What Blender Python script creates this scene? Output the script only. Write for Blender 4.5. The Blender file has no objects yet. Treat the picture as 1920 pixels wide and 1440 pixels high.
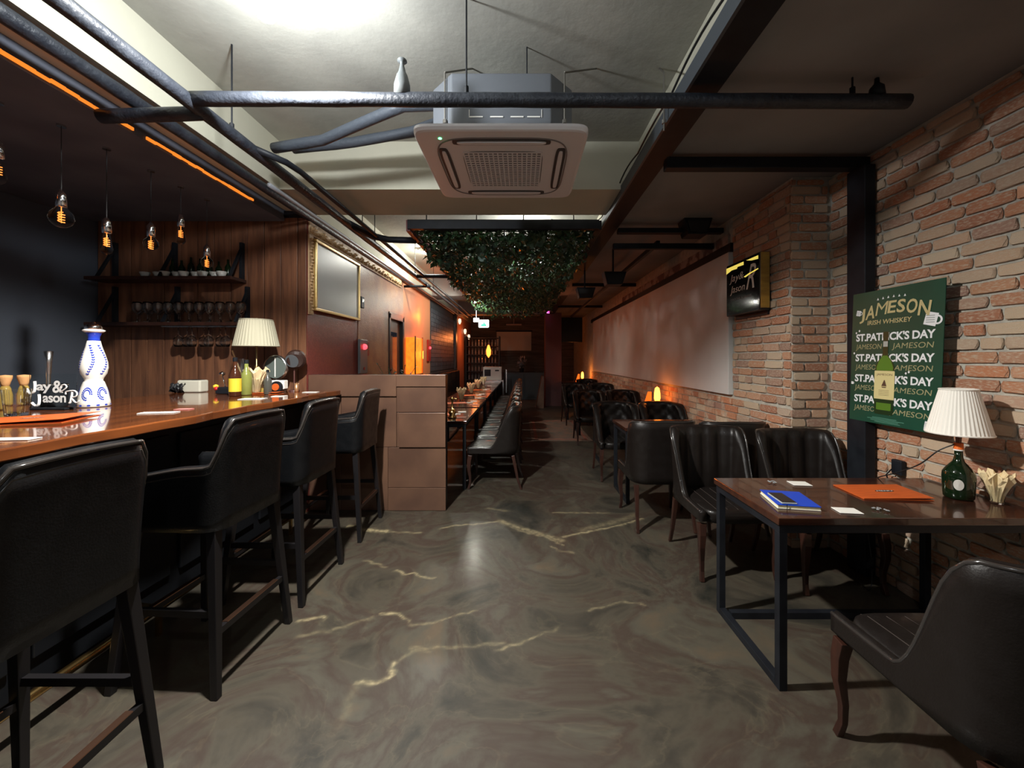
import bpy, math, random
import numpy as np
from mathutils import Vector, Matrix
random.seed(11)
PI = math.pi
S = bpy.context.scene
C = bpy.context.collection
# ---------------------------------------------------------------- camera, world, lights, exposure
H = 1.434                     # eye height
F = 760.0                     # focal length in pixels of the 1920 px wide frame
cd = bpy.data.cameras.new('camera'); cam = bpy.data.objects.new('camera', cd); C.objects.link(cam)
cam.location = (0, 0, H); cam.rotation_euler = (PI/2, 0, 0)
cd.sensor_width = 36; cd.lens = 36*F/1920; cd.shift_x = -18/1920; cd.shift_y = -48/1920; cd.clip_start = .02
S.camera = cam
w = bpy.data.worlds.new('world'); S.world = w; w.use_nodes = True
w.node_tree.nodes['Background'].inputs[0].default_value = (.5, .55, .7, 1)
w.node_tree.nodes['Background'].inputs[1].default_value = .02
S.view_settings.view_transform = 'Standard'; S.view_settings.look = 'None'
S.view_settings.gamma = 1; S.view_settings.use_curve_mapping = False
S.view_settings.exposure = 1.0

def light(loc, power, col, r, kind='POINT', name='light', rot=None, size=None):
    l = bpy.data.lights.new(name, kind); l.energy = power; l.color = col
    if kind == 'AREA':
        l.shape = 'RECTANGLE'; l.size, l.size_y = size
    else: l.shadow_soft_size = r
    o = bpy.data.objects.new(name, l); C.objects.link(o); o.location = loc
    if rot: o.rotation_euler = rot
    return o
light((-1.04, 1.65, 2.86), 27, (.90, .95, 1.0), .055, name='main_bulb_light')
sp = light((-1.04, 1.65, 2.85), 238, (1.0, .965, .90), .05, 'SPOT', 'main_added_spot'); sp.data.spot_size = math.radians(168); sp.data.spot_blend = .55  # downward spot added at the bulb to brighten floor and walls, not the slab
light((.3, -.9, 2.9), 4, (.80, .88, 1.0), .06, name='entrance_bulb_light')  # added cool fill from behind the camera, lifts the dark shadows
light((0, 5.2, 2.98), 12, (1.0, .97, .9), .05, name='trellis_bulb_light')  # added above the ivy so the slab shows bright between the leaves
light((-.98, 8.4, 2.62), 30, (1.0, .97, .80), .05, name='rear_bulb_light')
light((-1.45, 6.5, 3.05), 20, (1.0, .97, .82), .05, name='tube_light')
light((-1.80, 7.62, 1.5), 8, (1.0, .20, .02), .08, name='amber_light')
light((-1.88, 7.9, 2.25), 5, (1.0, .16, .015), .05, name='amber_uplight')
light((1.90, 5.62, .99), .6, (1.0, .22, .03), .03, name='table_lamp_light')
light((1.82, 12.0, .98), 2.5, (1.0, .27, .05), .03, name='far_table_lamp_light')
light((-1.5, 13.2, 2.1), 9, (1.0, .25, .06), .1, name='far_amber_light')
light((.9, 8.5, 2.55), .8, (1.0, .30, .14), .3, name='far_red_light')

def px(x, y, Y=None, X=None, Z=None):          # photograph pixel + one known coordinate -> point in the room
    a = (x-978)/F; b = (672-y)/F
    if Y is None:
        Y = X/a if X is not None else (Z-H)/b
    return Vector((a*Y, Y, H+b*Y))
# ---------------------------------------------------------------- materials
MATS = {}
def mat(name, col, rough=.5, metal=0., coat=0., col2=None, nscale=6., bump=0., bscale=40., stretch=(1,1,1), emit=0., ecol=None, trans=0., ior=1.45, detail=4., spec=.5, rrange=0., contrast=(.35,.65), alpha=1.):
    if name in MATS: return MATS[name]
    m = bpy.data.materials.new(name); m.use_nodes = True; nt = m.node_tree; N = nt.nodes; L = nt.links
    b = N['Principled BSDF']
    b.inputs['Base Color'].default_value = (*col, 1); b.inputs['Roughness'].default_value = rough
    b.inputs['Metallic'].default_value = metal; b.inputs['Coat Weight'].default_value = coat
    b.inputs['Transmission Weight'].default_value = trans; b.inputs['IOR'].default_value = ior
    b.inputs['Specular IOR Level'].default_value = spec; b.inputs['Alpha'].default_value = alpha
    if emit:
        b.inputs['Emission Color'].default_value = (*(ecol or col), 1); b.inputs['Emission Strength'].default_value = emit
    if col2 is not None or bump or rrange:
        tc = N.new('ShaderNodeTexCoord'); mp = N.new('ShaderNodeMapping'); mp.inputs['Scale'].default_value = stretch
        oi = N.new('ShaderNodeObjectInfo'); va = N.new('ShaderNodeVectorMath'); va.operation = 'ADD'
        sc = N.new('ShaderNodeMath'); sc.operation = 'MULTIPLY'; sc.inputs[1].default_value = 17.
        L.new(oi.outputs['Random'], sc.inputs[0]); L.new(tc.outputs['Object'], va.inputs[0]); L.new(sc.outputs[0], va.inputs[1])
        L.new(va.outputs[0], mp.inputs[0])
    if col2 is not None or rrange:
        n = N.new('ShaderNodeTexNoise'); n.inputs['Scale'].default_value = nscale; n.inputs['Detail'].default_value = detail
        L.new(mp.outputs[0], n.inputs['Vector'])
        r = N.new('ShaderNodeMapRange'); r.inputs[1].default_value, r.inputs[2].default_value = contrast
        L.new(n.outputs['Fac'], r.inputs[0])
        if col2 is not None:
            mx = N.new('ShaderNodeMix'); mx.data_type = 'RGBA'
            mx.inputs[6].default_value = (*col, 1); mx.inputs[7].default_value = (*col2, 1)
            L.new(r.outputs[0], mx.inputs[0]); L.new(mx.outputs[2], b.inputs['Base Color'])
        if rrange:
            rr = N.new('ShaderNodeMapRange'); rr.inputs[3].default_value = rough; rr.inputs[4].default_value = rough+rrange
            L.new(r.outputs[0], rr.inputs[0]); L.new(rr.outputs[0], b.inputs['Roughness'])
    if bump:
        n2 = N.new('ShaderNodeTexNoise'); n2.inputs['Scale'].default_value = bscale; n2.inputs['Detail'].default_value = 5
        L.new(mp.outputs[0], n2.inputs['Vector'])
        bp = N.new('ShaderNodeBump'); bp.inputs['Strength'].default_value = bump; bp.inputs['Distance'].default_value = .01
        L.new(n2.outputs['Fac'], bp.inputs['Height']); L.new(bp.outputs[0], b.inputs['Normal'])
    MATS[name] = m
    return m

def brick_material():
    m = bpy.data.materials.new('brick'); m.use_nodes = True; nt = m.node_tree; N = nt.nodes; L = nt.links
    b = N['Principled BSDF']; b.inputs['Roughness'].default_value = .88
    geo = N.new('ShaderNodeNewGeometry'); oi = N.new('ShaderNodeObjectInfo'); tc = N.new('ShaderNodeTexCoord')
    ad = N.new('ShaderNodeMath'); ad.operation = 'ADD'; fr = N.new('ShaderNodeMath'); fr.operation = 'FRACT'
    L.new(geo.outputs['Random Per Island'], ad.inputs[0]); L.new(oi.outputs['Random'], ad.inputs[1]); L.new(ad.outputs[0], fr.inputs[0])
    cr = N.new('ShaderNodeValToRGB'); e = cr.color_ramp.elements
    cols = [(0, (.40, .15, .075)), (.16, (.44, .22, .12)), (.30, (.33, .135, .075)), (.40, (.47, .31, .20)), (.52, (.50, .38, .26)), (.62, (.40, .25, .17)),
            (.74, (.28, .15, .11)), (.82, (.54, .42, .29)), (.92, (.46, .18, .085)), (1, (.42, .34, .26))]
    e[0].position = 0; e[0].color = (*cols[0][1], 1); e[1].position = 1; e[1].color = (*cols[-1][1], 1)
    for p, c in cols[1:-1]:
        q = e.new(p); q.color = (*c, 1)
    L.new(fr.outputs[0], cr.inputs[0])
    mul = N.new('ShaderNodeMath'); mul.operation = 'MULTIPLY'; mul.inputs[1].default_value = 40
    L.new(oi.outputs['Random'], mul.inputs[0])
    va = N.new('ShaderNodeVectorMath'); va.operation = 'ADD'; L.new(tc.outputs['Object'], va.inputs[0]); L.new(mul.outputs[0], va.inputs[1])
    n = N.new('ShaderNodeTexNoise'); n.inputs['Scale'].default_value = 9; n.inputs['Detail'].default_value = 5; L.new(va.outputs[0], n.inputs['Vector'])
    rg = N.new('ShaderNodeMapRange'); rg.inputs[1].default_value = .47; rg.inputs[2].default_value = .68; rg.inputs[4].default_value = .8
    L.new(n.outputs['Fac'], rg.inputs[0])
    mx = N.new('ShaderNodeMix'); mx.data_type = 'RGBA'; mx.inputs[7].default_value = (.50, .40, .29, 1)
    L.new(rg.outputs[0], mx.inputs[0]); L.new(cr.outputs[0], mx.inputs[6])
    n3 = N.new('ShaderNodeTexNoise'); n3.inputs['Scale'].default_value = 60; n3.inputs['Detail'].default_value = 3; L.new(va.outputs[0], n3.inputs['Vector'])
    hs = N.new('ShaderNodeHueSaturation'); r3 = N.new('ShaderNodeMapRange'); r3.inputs[3].default_value = .75; r3.inputs[4].default_value = 1.6
    L.new(n3.outputs['Fac'], r3.inputs[0]); L.new(r3.outputs[0], hs.inputs['Value']); L.new(mx.outputs[2], hs.inputs['Color'])
    L.new(hs.outputs[0], b.inputs['Base Color'])
    bp = N.new('ShaderNodeBump'); bp.inputs['Strength'].default_value = .6; bp.inputs['Distance'].default_value = .006
    L.new(n3.outputs['Fac'], bp.inputs['Height']); L.new(bp.outputs[0], b.inputs['Normal'])
    return m
M_brick = brick_material()

def floor_material():
    m = bpy.data.materials.new('marbled_concrete'); m.use_nodes = True; nt = m.node_tree; N = nt.nodes; L = nt.links
    b = N['Principled BSDF']; b.inputs['Coat Weight'].default_value = .12; b.inputs['Coat Roughness'].default_value = .18
    tc = N.new('ShaderNodeTexCoord')
    n1 = N.new('ShaderNodeTexNoise'); n1.inputs['Scale'].default_value = 1.5; n1.inputs['Detail'].default_value = 7; n1.inputs['Distortion'].default_value = 1.3; n1.inputs['Roughness'].default_value = .6
    L.new(tc.outputs['Object'], n1.inputs['Vector'])
    cr = N.new('ShaderNodeValToRGB'); e = cr.color_ramp.elements
    e[0].position = .30; e[0].color = (.015, .016, .012, 1); e[1].position = .72; e[1].color = (.098, .071, .045, 1)
    for p, c in ((.40, (.040, .034, .025)), (.47, (.064, .054, .038)), (.53, (.050, .034, .025)), (.60, (.070, .062, .045))):
        q = e.new(p); q.color = (*c, 1)
    L.new(n1.outputs['Fac'], cr.inputs[0])
    n2 = N.new('ShaderNodeTexNoise'); n2.inputs['Scale'].default_value = 1.5; n2.inputs['Detail'].default_value = 5; n2.inputs['Distortion'].default_value = 2.0
    L.new(tc.outputs['Object'], n2.inputs['Vector'])
    s = N.new('ShaderNodeMath'); s.operation = 'SUBTRACT'; s.inputs[1].default_value = .5; a = N.new('ShaderNodeMath'); a.operation = 'ABSOLUTE'
    L.new(n2.outputs['Fac'], s.inputs[0]); L.new(s.outputs[0], a.inputs[0])
    r = N.new('ShaderNodeMapRange'); r.inputs[1].default_value = 0; r.inputs[2].default_value = .012; r.inputs[3].default_value = .05; r.inputs[4].default_value = 0
    L.new(a.outputs[0], r.inputs[0])
    at = N.new('ShaderNodeAttribute'); at.attribute_name = 'vein'
    n4 = N.new('ShaderNodeTexNoise'); n4.inputs['Scale'].default_value = 28; n4.inputs['Detail'].default_value = 4; L.new(tc.outputs['Object'], n4.inputs['Vector'])
    r4 = N.new('ShaderNodeMapRange'); r4.inputs[1].default_value = .35; r4.inputs[2].default_value = .6; r4.inputs[3].default_value = .35; r4.inputs[4].default_value = 1.1
    L.new(n4.outputs['Fac'], r4.inputs[0])
    mu = N.new('ShaderNodeMath'); mu.operation = 'MULTIPLY'; L.new(at.outputs['Fac'], mu.inputs[0]); L.new(r4.outputs[0], mu.inputs[1])
    mm = N.new('ShaderNodeMath'); mm.operation = 'MAXIMUM'; mm.use_clamp = True; L.new(mu.outputs[0], mm.inputs[0]); L.new(r.outputs[0], mm.inputs[1])
    mx = N.new('ShaderNodeMix'); mx.data_type = 'RGBA'; mx.inputs[7].default_value = (.36, .30, .17, 1)
    L.new(mm.outputs[0], mx.inputs[0]); L.new(cr.outputs[0], mx.inputs[6])
    L.new(mx.outputs[2], b.inputs['Base Color'])
    rr = N.new('ShaderNodeMapRange'); rr.inputs[3].default_value = .42; rr.inputs[4].default_value = .62
    L.new(n4.outputs['Fac'], rr.inputs[0]); L.new(rr.outputs[0], b.inputs['Roughness'])
    bp = N.new('ShaderNodeBump'); bp.inputs['Strength'].default_value = .12; bp.inputs['Distance'].default_value = .01
    L.new(n1.outputs['Fac'], bp.inputs['Height']); L.new(bp.outputs[0], b.inputs['Normal'])
    return m

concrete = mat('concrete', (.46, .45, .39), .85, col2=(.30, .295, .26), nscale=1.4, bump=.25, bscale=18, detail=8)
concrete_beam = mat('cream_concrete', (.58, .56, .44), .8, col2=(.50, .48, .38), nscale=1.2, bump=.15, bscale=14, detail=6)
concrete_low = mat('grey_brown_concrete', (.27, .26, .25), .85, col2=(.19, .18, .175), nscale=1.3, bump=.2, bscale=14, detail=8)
mortar = mat('mortar', (.52, .49, .41), .95, col2=(.38, .36, .31), nscale=14, bump=.5, bscale=90)
soffit_m = mat('hazed_soffit_board', (.10, .11, .135), .7, col2=(.07, .078, .10), nscale=3)  # board colour raised towards blue to stand for lens haze
plank_m = mat('plank_wood', (.20, .085, .042), .45, col2=(.10, .043, .024), nscale=3.5, stretch=(7, 7, .6), bump=.15, bscale=12, detail=6)
wallpaper = mat('maroon_wallpaper', (.20, .045, .035), .38, col2=(.15, .032, .028), nscale=50, bump=.25, bscale=120)
bronze_wall = mat('bronze_plaster', (.30, .15, .075), .42, col2=(.20, .085, .05), nscale=5, bump=.3, bscale=60)
leather = mat('black_leather', (.0045, .005, .006), .32, spec=.38, coat=.10, bump=.12, bscale=160, rrange=.12, nscale=20)
leather_b = mat('brown_black_leather', (.010, .0075, .0065), .34, spec=.4, coat=.10, bump=.12, bscale=160, rrange=.12, nscale=20)
piping_m = mat('leather_piping', (.03, .026, .024), .18, coat=.5)
dark_wood = mat('dark_stained_wood', (.045, .016, .010), .38, col2=(.025, .010, .007), nscale=8, stretch=(3, 3, .5))
black_wood = mat('black_wood', (.010, .009, .010), .35)
brass = mat('brass', (.65, .42, .16), .25, metal=1)
steel = mat('steel', (.6, .6, .6), .25, metal=1)
chrome = mat('chrome', (.8, .8, .82), .08, metal=1)
black_steel = mat('black_steel', (.008, .009, .012), .5, spec=.25, col2=(.013, .015, .019), nscale=9)
pipe_m = mat('pipe_wrap', (.012, .015, .022), .45, col2=(.024, .028, .036), nscale=14, bump=.5, bscale=50)
table_top_m = mat('table_wood', (.060, .021, .011), .17, col2=(.028, .011, .008), nscale=3, stretch=(.6, 6, 6), coat=.4, detail=7)
bar_top_m = mat('bar_wood', (.20, .058, .016), .12, col2=(.11, .032, .011), nscale=2.6, stretch=(5, .5, 5), coat=.6, detail=7)
bar_front_m = mat('bar_front', (.006, .007, .009), .55, spec=.3)
panel_m = mat('copper_brown_panel', (.165, .088, .055), .36, col2=(.105, .056, .038), nscale=2.6, bump=.12, bscale=9, detail=7, metal=.12)
white_paint = mat('white_paint', (.62, .60, .57), .6, col2=(.56, .54, .51), nscale=2)
ac_white = mat('ac_white', (.78, .76, .77), .4)
ac_grey = mat('ac_grey', (.12, .13, .145), .5)
dark = mat('dark_gap', (.01, .01, .012), .7)
white_m = mat('white_card', (.82, .80, .74), .6)
paper_m = mat('napkin', (.78, .62, .36), .8, bump=.3, bscale=60)
glass = mat('clear_glass', (.95, .97, .97), .02, trans=1.0, ior=1.45)
glass_thin = mat('thin_glass', (.9, .95, .95), .03, trans=1.0, ior=1.12)
green_glass = mat('dark_green_glass', (.005, .014, .005), .05, coat=.5, spec=.6)
orange_card = mat('orange_card', (.62, .115, .018), .5, col2=(.50, .085, .015), nscale=12, stretch=(1, 8, 1))
shade_m = mat('lamp_shade', (.40, .38, .28), .8, bump=.25, bscale=30, stretch=(1, 1, .02))
shade_w = mat('white_lamp_shade', (.86, .82, .74), .8)
gold_m = mat('gold_paint', (.62, .43, .16), .35, metal=.6)
orange_glow = mat('amber_glow', (.9, .2, .02), .6, emit=7, ecol=(1, .24, .02))
yellow_glow = mat('flame_glow', (.9, .5, .1), .6, emit=6, ecol=(1, .24, .02))
lamp_em = mat('bulb_white', (1, 1, 1), .5, emit=60, ecol=(.93, .97, 1))
led_em = mat('led_strip', (1, .45, .08), .5, emit=.5, ecol=(1, .25, .025))
ivory = mat('ivory_plaster', (.58, .40, .22), .6, bump=.9, bscale=34)

# ---------------------------------------------------------------- mesh builder
class MB:
    def __init__(s): s.v = []; s.f = []; s.mi = []
    def add(s, vs, fs):
        o = len(s.v); s.v += [tuple(v) for v in vs]; s.f += [tuple(i+o for i in f) for f in fs]; return s
    def box(s, x0, x1, y0, y1, z0, z1):
        vs = [(x, y, z) for x in (x0, x1) for y in (y0, y1) for z in (z0, z1)]
        return s.add(vs, [(0,1,3,2),(4,6,7,5),(0,4,5,1),(2,3,7,6),(0,2,6,4),(1,5,7,3)])
    def bar(s, a, b, wx, wz=None, up=(0,0,1)):
        a = Vector(a); b = Vector(b); d = (b-a).normalized(); wz = wz or wx
        u = Vector(up)
        if abs(d.dot(u)) > .95: u = Vector((0,1,0))
        r = d.cross(u).normalized(); u = r.cross(d)
        vs = [p + r*sx*wx/2 + u*sz*wz/2 for p in (a, b) for sx, sz in ((-1,-1),(1,-1),(1,1),(-1,1))]
        return s.add(vs, [(3,2,1,0),(4,5,6,7),(0,1,5,4),(1,2,6,5),(2,3,7,6),(3,0,4,7)])
    def tube(s, pts, r, n=8, closed=False, twist=0.):
        pts = [Vector(p) for p in pts]; k = len(pts); rs = r if isinstance(r, (list, tuple)) else [r]*k
        u = None; vs = []
        for i, p in enumerate(pts):
            if closed: d = pts[(i+1) % k]-pts[i-1]
            else: d = pts[min(i+1, k-1)]-pts[max(i-1, 0)]
            if d.length < 1e-9: d = Vector((0,0,1))
            d.normalize()
            if u is None:
                u = Vector((0,0,1)) if abs(d.z) < .9 else Vector((0,1,0))
            u = (u - d*u.dot(d))
            if u.length < 1e-6: u = Vector((1,0,0)) - d*d.x
            u.normalize(); q = d.cross(u)
            for j in range(n):
                a = 2*PI*j/n + twist
                vs.append(p + (u*math.cos(a) + q*math.sin(a))*rs[i])
        fs = []
        for i in range(k if closed else k-1):
            i2 = (i+1) % k
            for j in range(n):
                fs.append((i*n+j, i*n+(j+1) % n, i2*n+(j+1) % n, i2*n+j))
        if not closed:
            fs.append(tuple(range(n-1, -1, -1))); fs.append(tuple((k-1)*n+j for j in range(n)))
        return s.add(vs, fs)
    def lathe(s, prof, c=(0,0,0), n=20, caps=True, sx=1, sy=1):
        vs = []; fs = []; k = len(prof)
        for r, z in prof:
            for j in range(n):
                a = 2*PI*j/n; vs.append((c[0]+r*math.cos(a)*sx, c[1]+r*math.sin(a)*sy, c[2]+z))
        for i in range(k-1):
            for j in range(n): fs.append((i*n+j, i*n+(j+1) % n, (i+1)*n+(j+1) % n, (i+1)*n+j))
        if caps:
            if prof[0][0] > 1e-4: fs.append(tuple(range(n-1, -1, -1)))
            if prof[-1][0] > 1e-4: fs.append(tuple((k-1)*n+j for j in range(n)))
        return s.add(vs, fs)
    def pad(s, hx, hy, rings, c=(0,0,0), n=36, e=4.):      # superellipse outline, rings of (scale, z)
        vs = []; fs = []
        for sc, z in rings:
            for j in range(n):
                a = 2*PI*j/n; ca, sa = math.cos(a), math.sin(a)
                x = math.copysign(abs(ca)**(2/e), ca)*hx; y = math.copysign(abs(sa)**(2/e), sa)*hy
                m = 1-(1-sc)*min(1., .1/max(hx, .1)) if False else sc
                vs.append((c[0]+x*m, c[1]+y*m, c[2]+z))
        k = len(rings)
        for i in range(k-1):
            for j in range(n): fs.append((i*n+j, i*n+(j+1) % n, (i+1)*n+(j+1) % n, (i+1)*n+j))
        fs.append(tuple(range(n-1, -1, -1))); fs.append(tuple((k-1)*n+j for j in range(n)))
        return s.add(vs, fs)
    def prism(s, poly, z0, z1, M=None):
        n = len(poly); vs = [(x, y, z0) for x, y in poly]+[(x, y, z1) for x, y in poly]
        if M: vs = [M @ Vector(v) for v in vs]
        return s.add(vs, [tuple(range(n-1, -1, -1)), tuple(range(n, 2*n))]+[(i, (i+1) % n, (i+1) % n+n, i+n) for i in range(n)])
    def xf(s, M):
        s.v = [tuple(M @ Vector(v)) for v in s.v]; return s
    def mesh(s, name, m, smooth=False):
        me = bpy.data.meshes.new(name); me.from_pydata(s.v, [], s.f); me.materials.append(m)
        if smooth: me.shade_smooth()
        me.update(); return me
    def build(s, name, m, parent=None, smooth=False, bevel=0, loc=None, auto=False):
        o = bpy.data.objects.new(name, s.mesh(name, m, smooth)); C.objects.link(o)
        if parent: o.parent = parent
        if loc: o.location = loc
        if bevel:
            b = o.modifiers.new('bevel', 'BEVEL'); b.width = bevel; b.segments = 2; b.limit_method = 'ANGLE'
        return o
def bm(): return MB()
def tag(o, label=None, cat=None, group=None, kind=None):
    if label: o['label'] = label
    if cat: o['category'] = cat
    if group: o['group'] = group
    if kind: o['kind'] = kind
    return o
def thing(name, label, cat, loc=(0,0,0), rz=0, group=None):
    o = bpy.data.objects.new(name, None); o.empty_display_size = .05; C.objects.link(o)
    o.location = loc; o.rotation_euler = (0, 0, rz)
    return tag(o, label, cat, group)
def struct(name, b, m, **k):
    o = b.build(name, m, **k); o['kind'] = 'structure'; return o
KIDS = {}
def copy_tree(o, parent=None):
    c = o.copy(); C.objects.link(c); c.parent = parent
    for ch in o.children: copy_tree(ch, c)
    return c
def dup(o, loc, rz, label, cat=None, group=None):
    c = copy_tree(o); c.location = loc; c.rotation_euler = (0, 0, rz); c['label'] = label
    if group: c['group'] = group
    return c
# text -> flat mesh pieces
TC = {}
def glyphs(txt, shear=0., offset=0., spacing=1.):
    if 'M' in txt: offset = 0.          # the fill of a widened M folds over itself
    k = (txt, shear, offset, spacing)
    if k not in TC:
        cu = bpy.data.curves.new('t', 'FONT'); cu.body = txt; cu.size = 1; cu.shear = shear; cu.offset = offset; cu.space_character = spacing; cu.resolution_u = 3
        cu.extrude = .0
        ob = bpy.data.objects.new('t', cu); C.objects.link(ob)
        dg = bpy.context.evaluated_depsgraph_get()
        me = bpy.data.meshes.new_from_object(ob.evaluated_get(dg))
        vs = [tuple(v.co) for v in me.vertices]; fs = [tuple(p.vertices) for p in me.polygons]
        bpy.data.objects.remove(ob); bpy.data.curves.remove(cu); bpy.data.meshes.remove(me)
        TC[k] = (vs, fs)
    return TC[k]
def text(b, txt, x0, y0, width, height, fn, **k):           # lays txt into a box whose lower left is x0,y0; fn maps (x,y)->3D
    vs, fs = glyphs(txt, **k)
    xs = [v[0] for v in vs]; ys = [v[1] for v in vs]; a, c = min(xs), max(xs); d, e = min(ys), max(ys)
    b.add([fn(x0+(v[0]-a)/(c-a)*width, y0+(v[1]-d)/(e-d)*height) for v in vs], fs)

# ================================================================= SETTING
# floor with its veins
VE = [([(315,1075),(400,1070),(470,1055),(495,1030),(500,970)], .010, 1.), ([(0,750),(60,735),(125,720),(140,740)], .008, .8),
      ([(440,705),(530,710),(565,735)], .010, .9), ([(565,735),(600,765),(660,768),(800,725),(950,690)], .008, .4),
      ([(515,480),(570,500),(610,492),(650,515),(720,518)], .009, .8), ([(350,425),(460,460)], .009, .5),
      ([(1040,905),(1150,870),(1250,830)], .009, .55), ([(1250,830),(1380,785)], .008, .35), ([(750,258),(830,240),(960,232),(1080,215)], .012, .7),
      ([(1060,215),(1170,255),(1300,290),(1390,320)], .028, .62), ([(1080,215),(1170,270),(1300,300),(1400,345)], .012, .6),
      ([(1400,300),(1550,270),(1700,240),(1820,205)], .014, .85), ([(1500,265),(1700,215),(1780,185)], .035, .35),
      ([(190,238),(280,245)], .028, 1.), ([(340,262),(460,272)], .028, 1.), ([(480,275),(640,280)], .014, .5), ([(1340,350),(1380,375),(1460,385)], .010, .5),
      ([(500,985),(560,930),(610,900),(700,910)], .010, .3), ([(600,890),(900,882),(1080,862)], .010, .35), ([(1530,690),(1730,645),(1840,660)], .008, .4),
      ([(1350,172),(1640,175)], .015, .5), ([(1000,150),(1110,165)], .02, .35), ([(300,1090),(260,1200),(220,1290)], .02, .14), ([(0,825),(180,795),(390,730)], .012, .3)]
xs = np.concatenate([np.array([-4.2, -3, -2]), np.arange(-1.5, 1.6, .012), np.array([2, 2.7])])
ys = np.concatenate([np.array([-2.2, -1, 0, .7]), np.arange(1.2, 4.3, .012), np.arange(4.5, 16.2, .5)])
gx, gy = np.meshgrid(xs, ys); P = np.stack([gx.ravel(), gy.ravel()], 1)
val = np.zeros(len(P))
inner = np.where((P[:,0] > -1.5) & (P[:,0] < 1.6) & (P[:,1] > 1.2) & (P[:,1] < 4.3))[0]; Q = P[inner]
wob = np.stack([.006*np.sin(Q[:,1]*61+np.sin(Q[:,0]*37)*2), .006*np.sin(Q[:,0]*53+np.sin(Q[:,1]*41)*2)], 1); Qw = Q+wob; vq = np.zeros(len(Q))
for pl, wd, amp in VE:
    pts = [px(560+a*.3542, 900+b_*.3542, Z=0) for a, b_ in pl]
    for a, c in zip(pts, pts[1:]):
        A = np.array(a[:2]); B = np.array(c[:2]); d = B-A; t = np.clip(((Qw-A) @ d)/(d @ d), 0, 1)
        ds = np.linalg.norm(Qw-(A+t[:,None]*d), axis=1); vq = np.maximum(vq, amp*np.exp(-(ds/wd)**2))
val[inner] = vq
nx, ny = len(xs), len(ys)
idx = np.arange(nx*ny).reshape(ny, nx)
fc = np.stack([idx[:-1,:-1], idx[:-1,1:], idx[1:,1:], idx[1:,:-1]], -1).reshape(-1, 4)
me = bpy.data.meshes.new('floor'); me.from_pydata(np.c_[P, np.zeros(len(P))].tolist(), [], fc.tolist())
at = me.attributes.new('vein', 'FLOAT', 'POINT'); at.data.foreach_set('value', val.astype(np.float32)); me.materials.append(floor_material())
fl = bpy.data.objects.new('floor', me); C.objects.link(fl); fl['kind'] = 'structure'

XL, XR, YF, YB = -3.95, 2.35, 16.0, -2.0
ZS, ZB = 3.2, 2.81                 # slab and beam soffit
struct('ceiling', bm().box(-1.97, .97, YB, YF, ZS, ZS+.1), concrete)
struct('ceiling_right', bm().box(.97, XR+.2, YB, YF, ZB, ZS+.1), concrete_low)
struct('ceiling_beam_left', bm().box(-2.2, -1.97, YB, YF, ZB, ZS+.1), concrete_beam)
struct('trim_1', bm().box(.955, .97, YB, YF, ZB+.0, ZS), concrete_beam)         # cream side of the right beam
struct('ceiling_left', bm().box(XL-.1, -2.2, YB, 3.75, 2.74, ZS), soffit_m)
for k, (a, b_) in enumerate(((3.3, 3.89), (8.9, 9.5), (12.6, 13.1))):
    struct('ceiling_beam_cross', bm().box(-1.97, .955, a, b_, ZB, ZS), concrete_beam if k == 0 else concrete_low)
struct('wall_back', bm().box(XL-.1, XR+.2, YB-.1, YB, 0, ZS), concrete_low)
struct('wall_left', bm().box(XL-.1, XL, YB, 3.85, 0, 2.74), mat('hazed_plaster', (.06, .07, .09), .7))  # lens haze put into the plaster as a lighter, bluer colour
struct('wall_front', bm().box(-2.3, XR+.2, YF, YF+.1, 0, ZS), mat('far_wall', (.11, .10, .09), .8, col2=(.06, .055, .05), nscale=3, stretch=(.6, 1, 6)))
# soffit over the bar with the LED line
so = thing('soffit', 'dark boxed soffit over the bar counter with an orange light line along its edge', 'soffit'); so['kind'] = 'structure'
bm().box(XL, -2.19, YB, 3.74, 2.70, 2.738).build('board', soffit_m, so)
led = bm()
for a, b_ in ((.8, 2.28), (2.36, 3.3)):
    y = a
    while y < b_:
        led.box(-2.188, -2.180, y, min(y+.06, b_), 2.712+random.uniform(-.003,.003), 2.728+random.uniform(-.004,.004)); y += .06
led.build('light_strip', led_em, so)

# -- brick walls
BR = []
for k in range(6):
    b = MB(); rnd = random.Random(k); g3 = (-.5, -.17, .17, .5); ix = {}
    for i_, x in enumerate(g3):
        for j_, y in enumerate(g3):
            for k_, z in enumerate(g3):
                if {i_, j_, k_} & {0, 3}:
                    c_ = sum(q in (0, 3) for q in (i_, j_, k_)); f_ = 1-.05*(c_ == 2)-.13*(c_ == 3)
                    ix[i_, j_, k_] = len(b.v); b.v.append((x*f_+rnd.uniform(-.025,.025), y*f_+rnd.uniform(-.025,.025), z*f_+rnd.uniform(-.04,.04)))
    for a_ in range(3):
        for c_ in range(3):
            for e_ in (0, 3):
                for ax in range(3):
                    q = [(a_, c_), (a_+1, c_), (a_+1, c_+1), (a_, c_+1)]
                    q = [tuple((list(w_[:ax])+[e_]+list(w_[ax:]))) for w_ in q]
                    q = [ix[w_] for w_ in q]
                    b.f.append(tuple(q if (e_ == 3) != (ax == 1) else q[::-1]))
    BR.append(b.mesh('brick', M_brick))
rb = random.Random(5)
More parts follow.
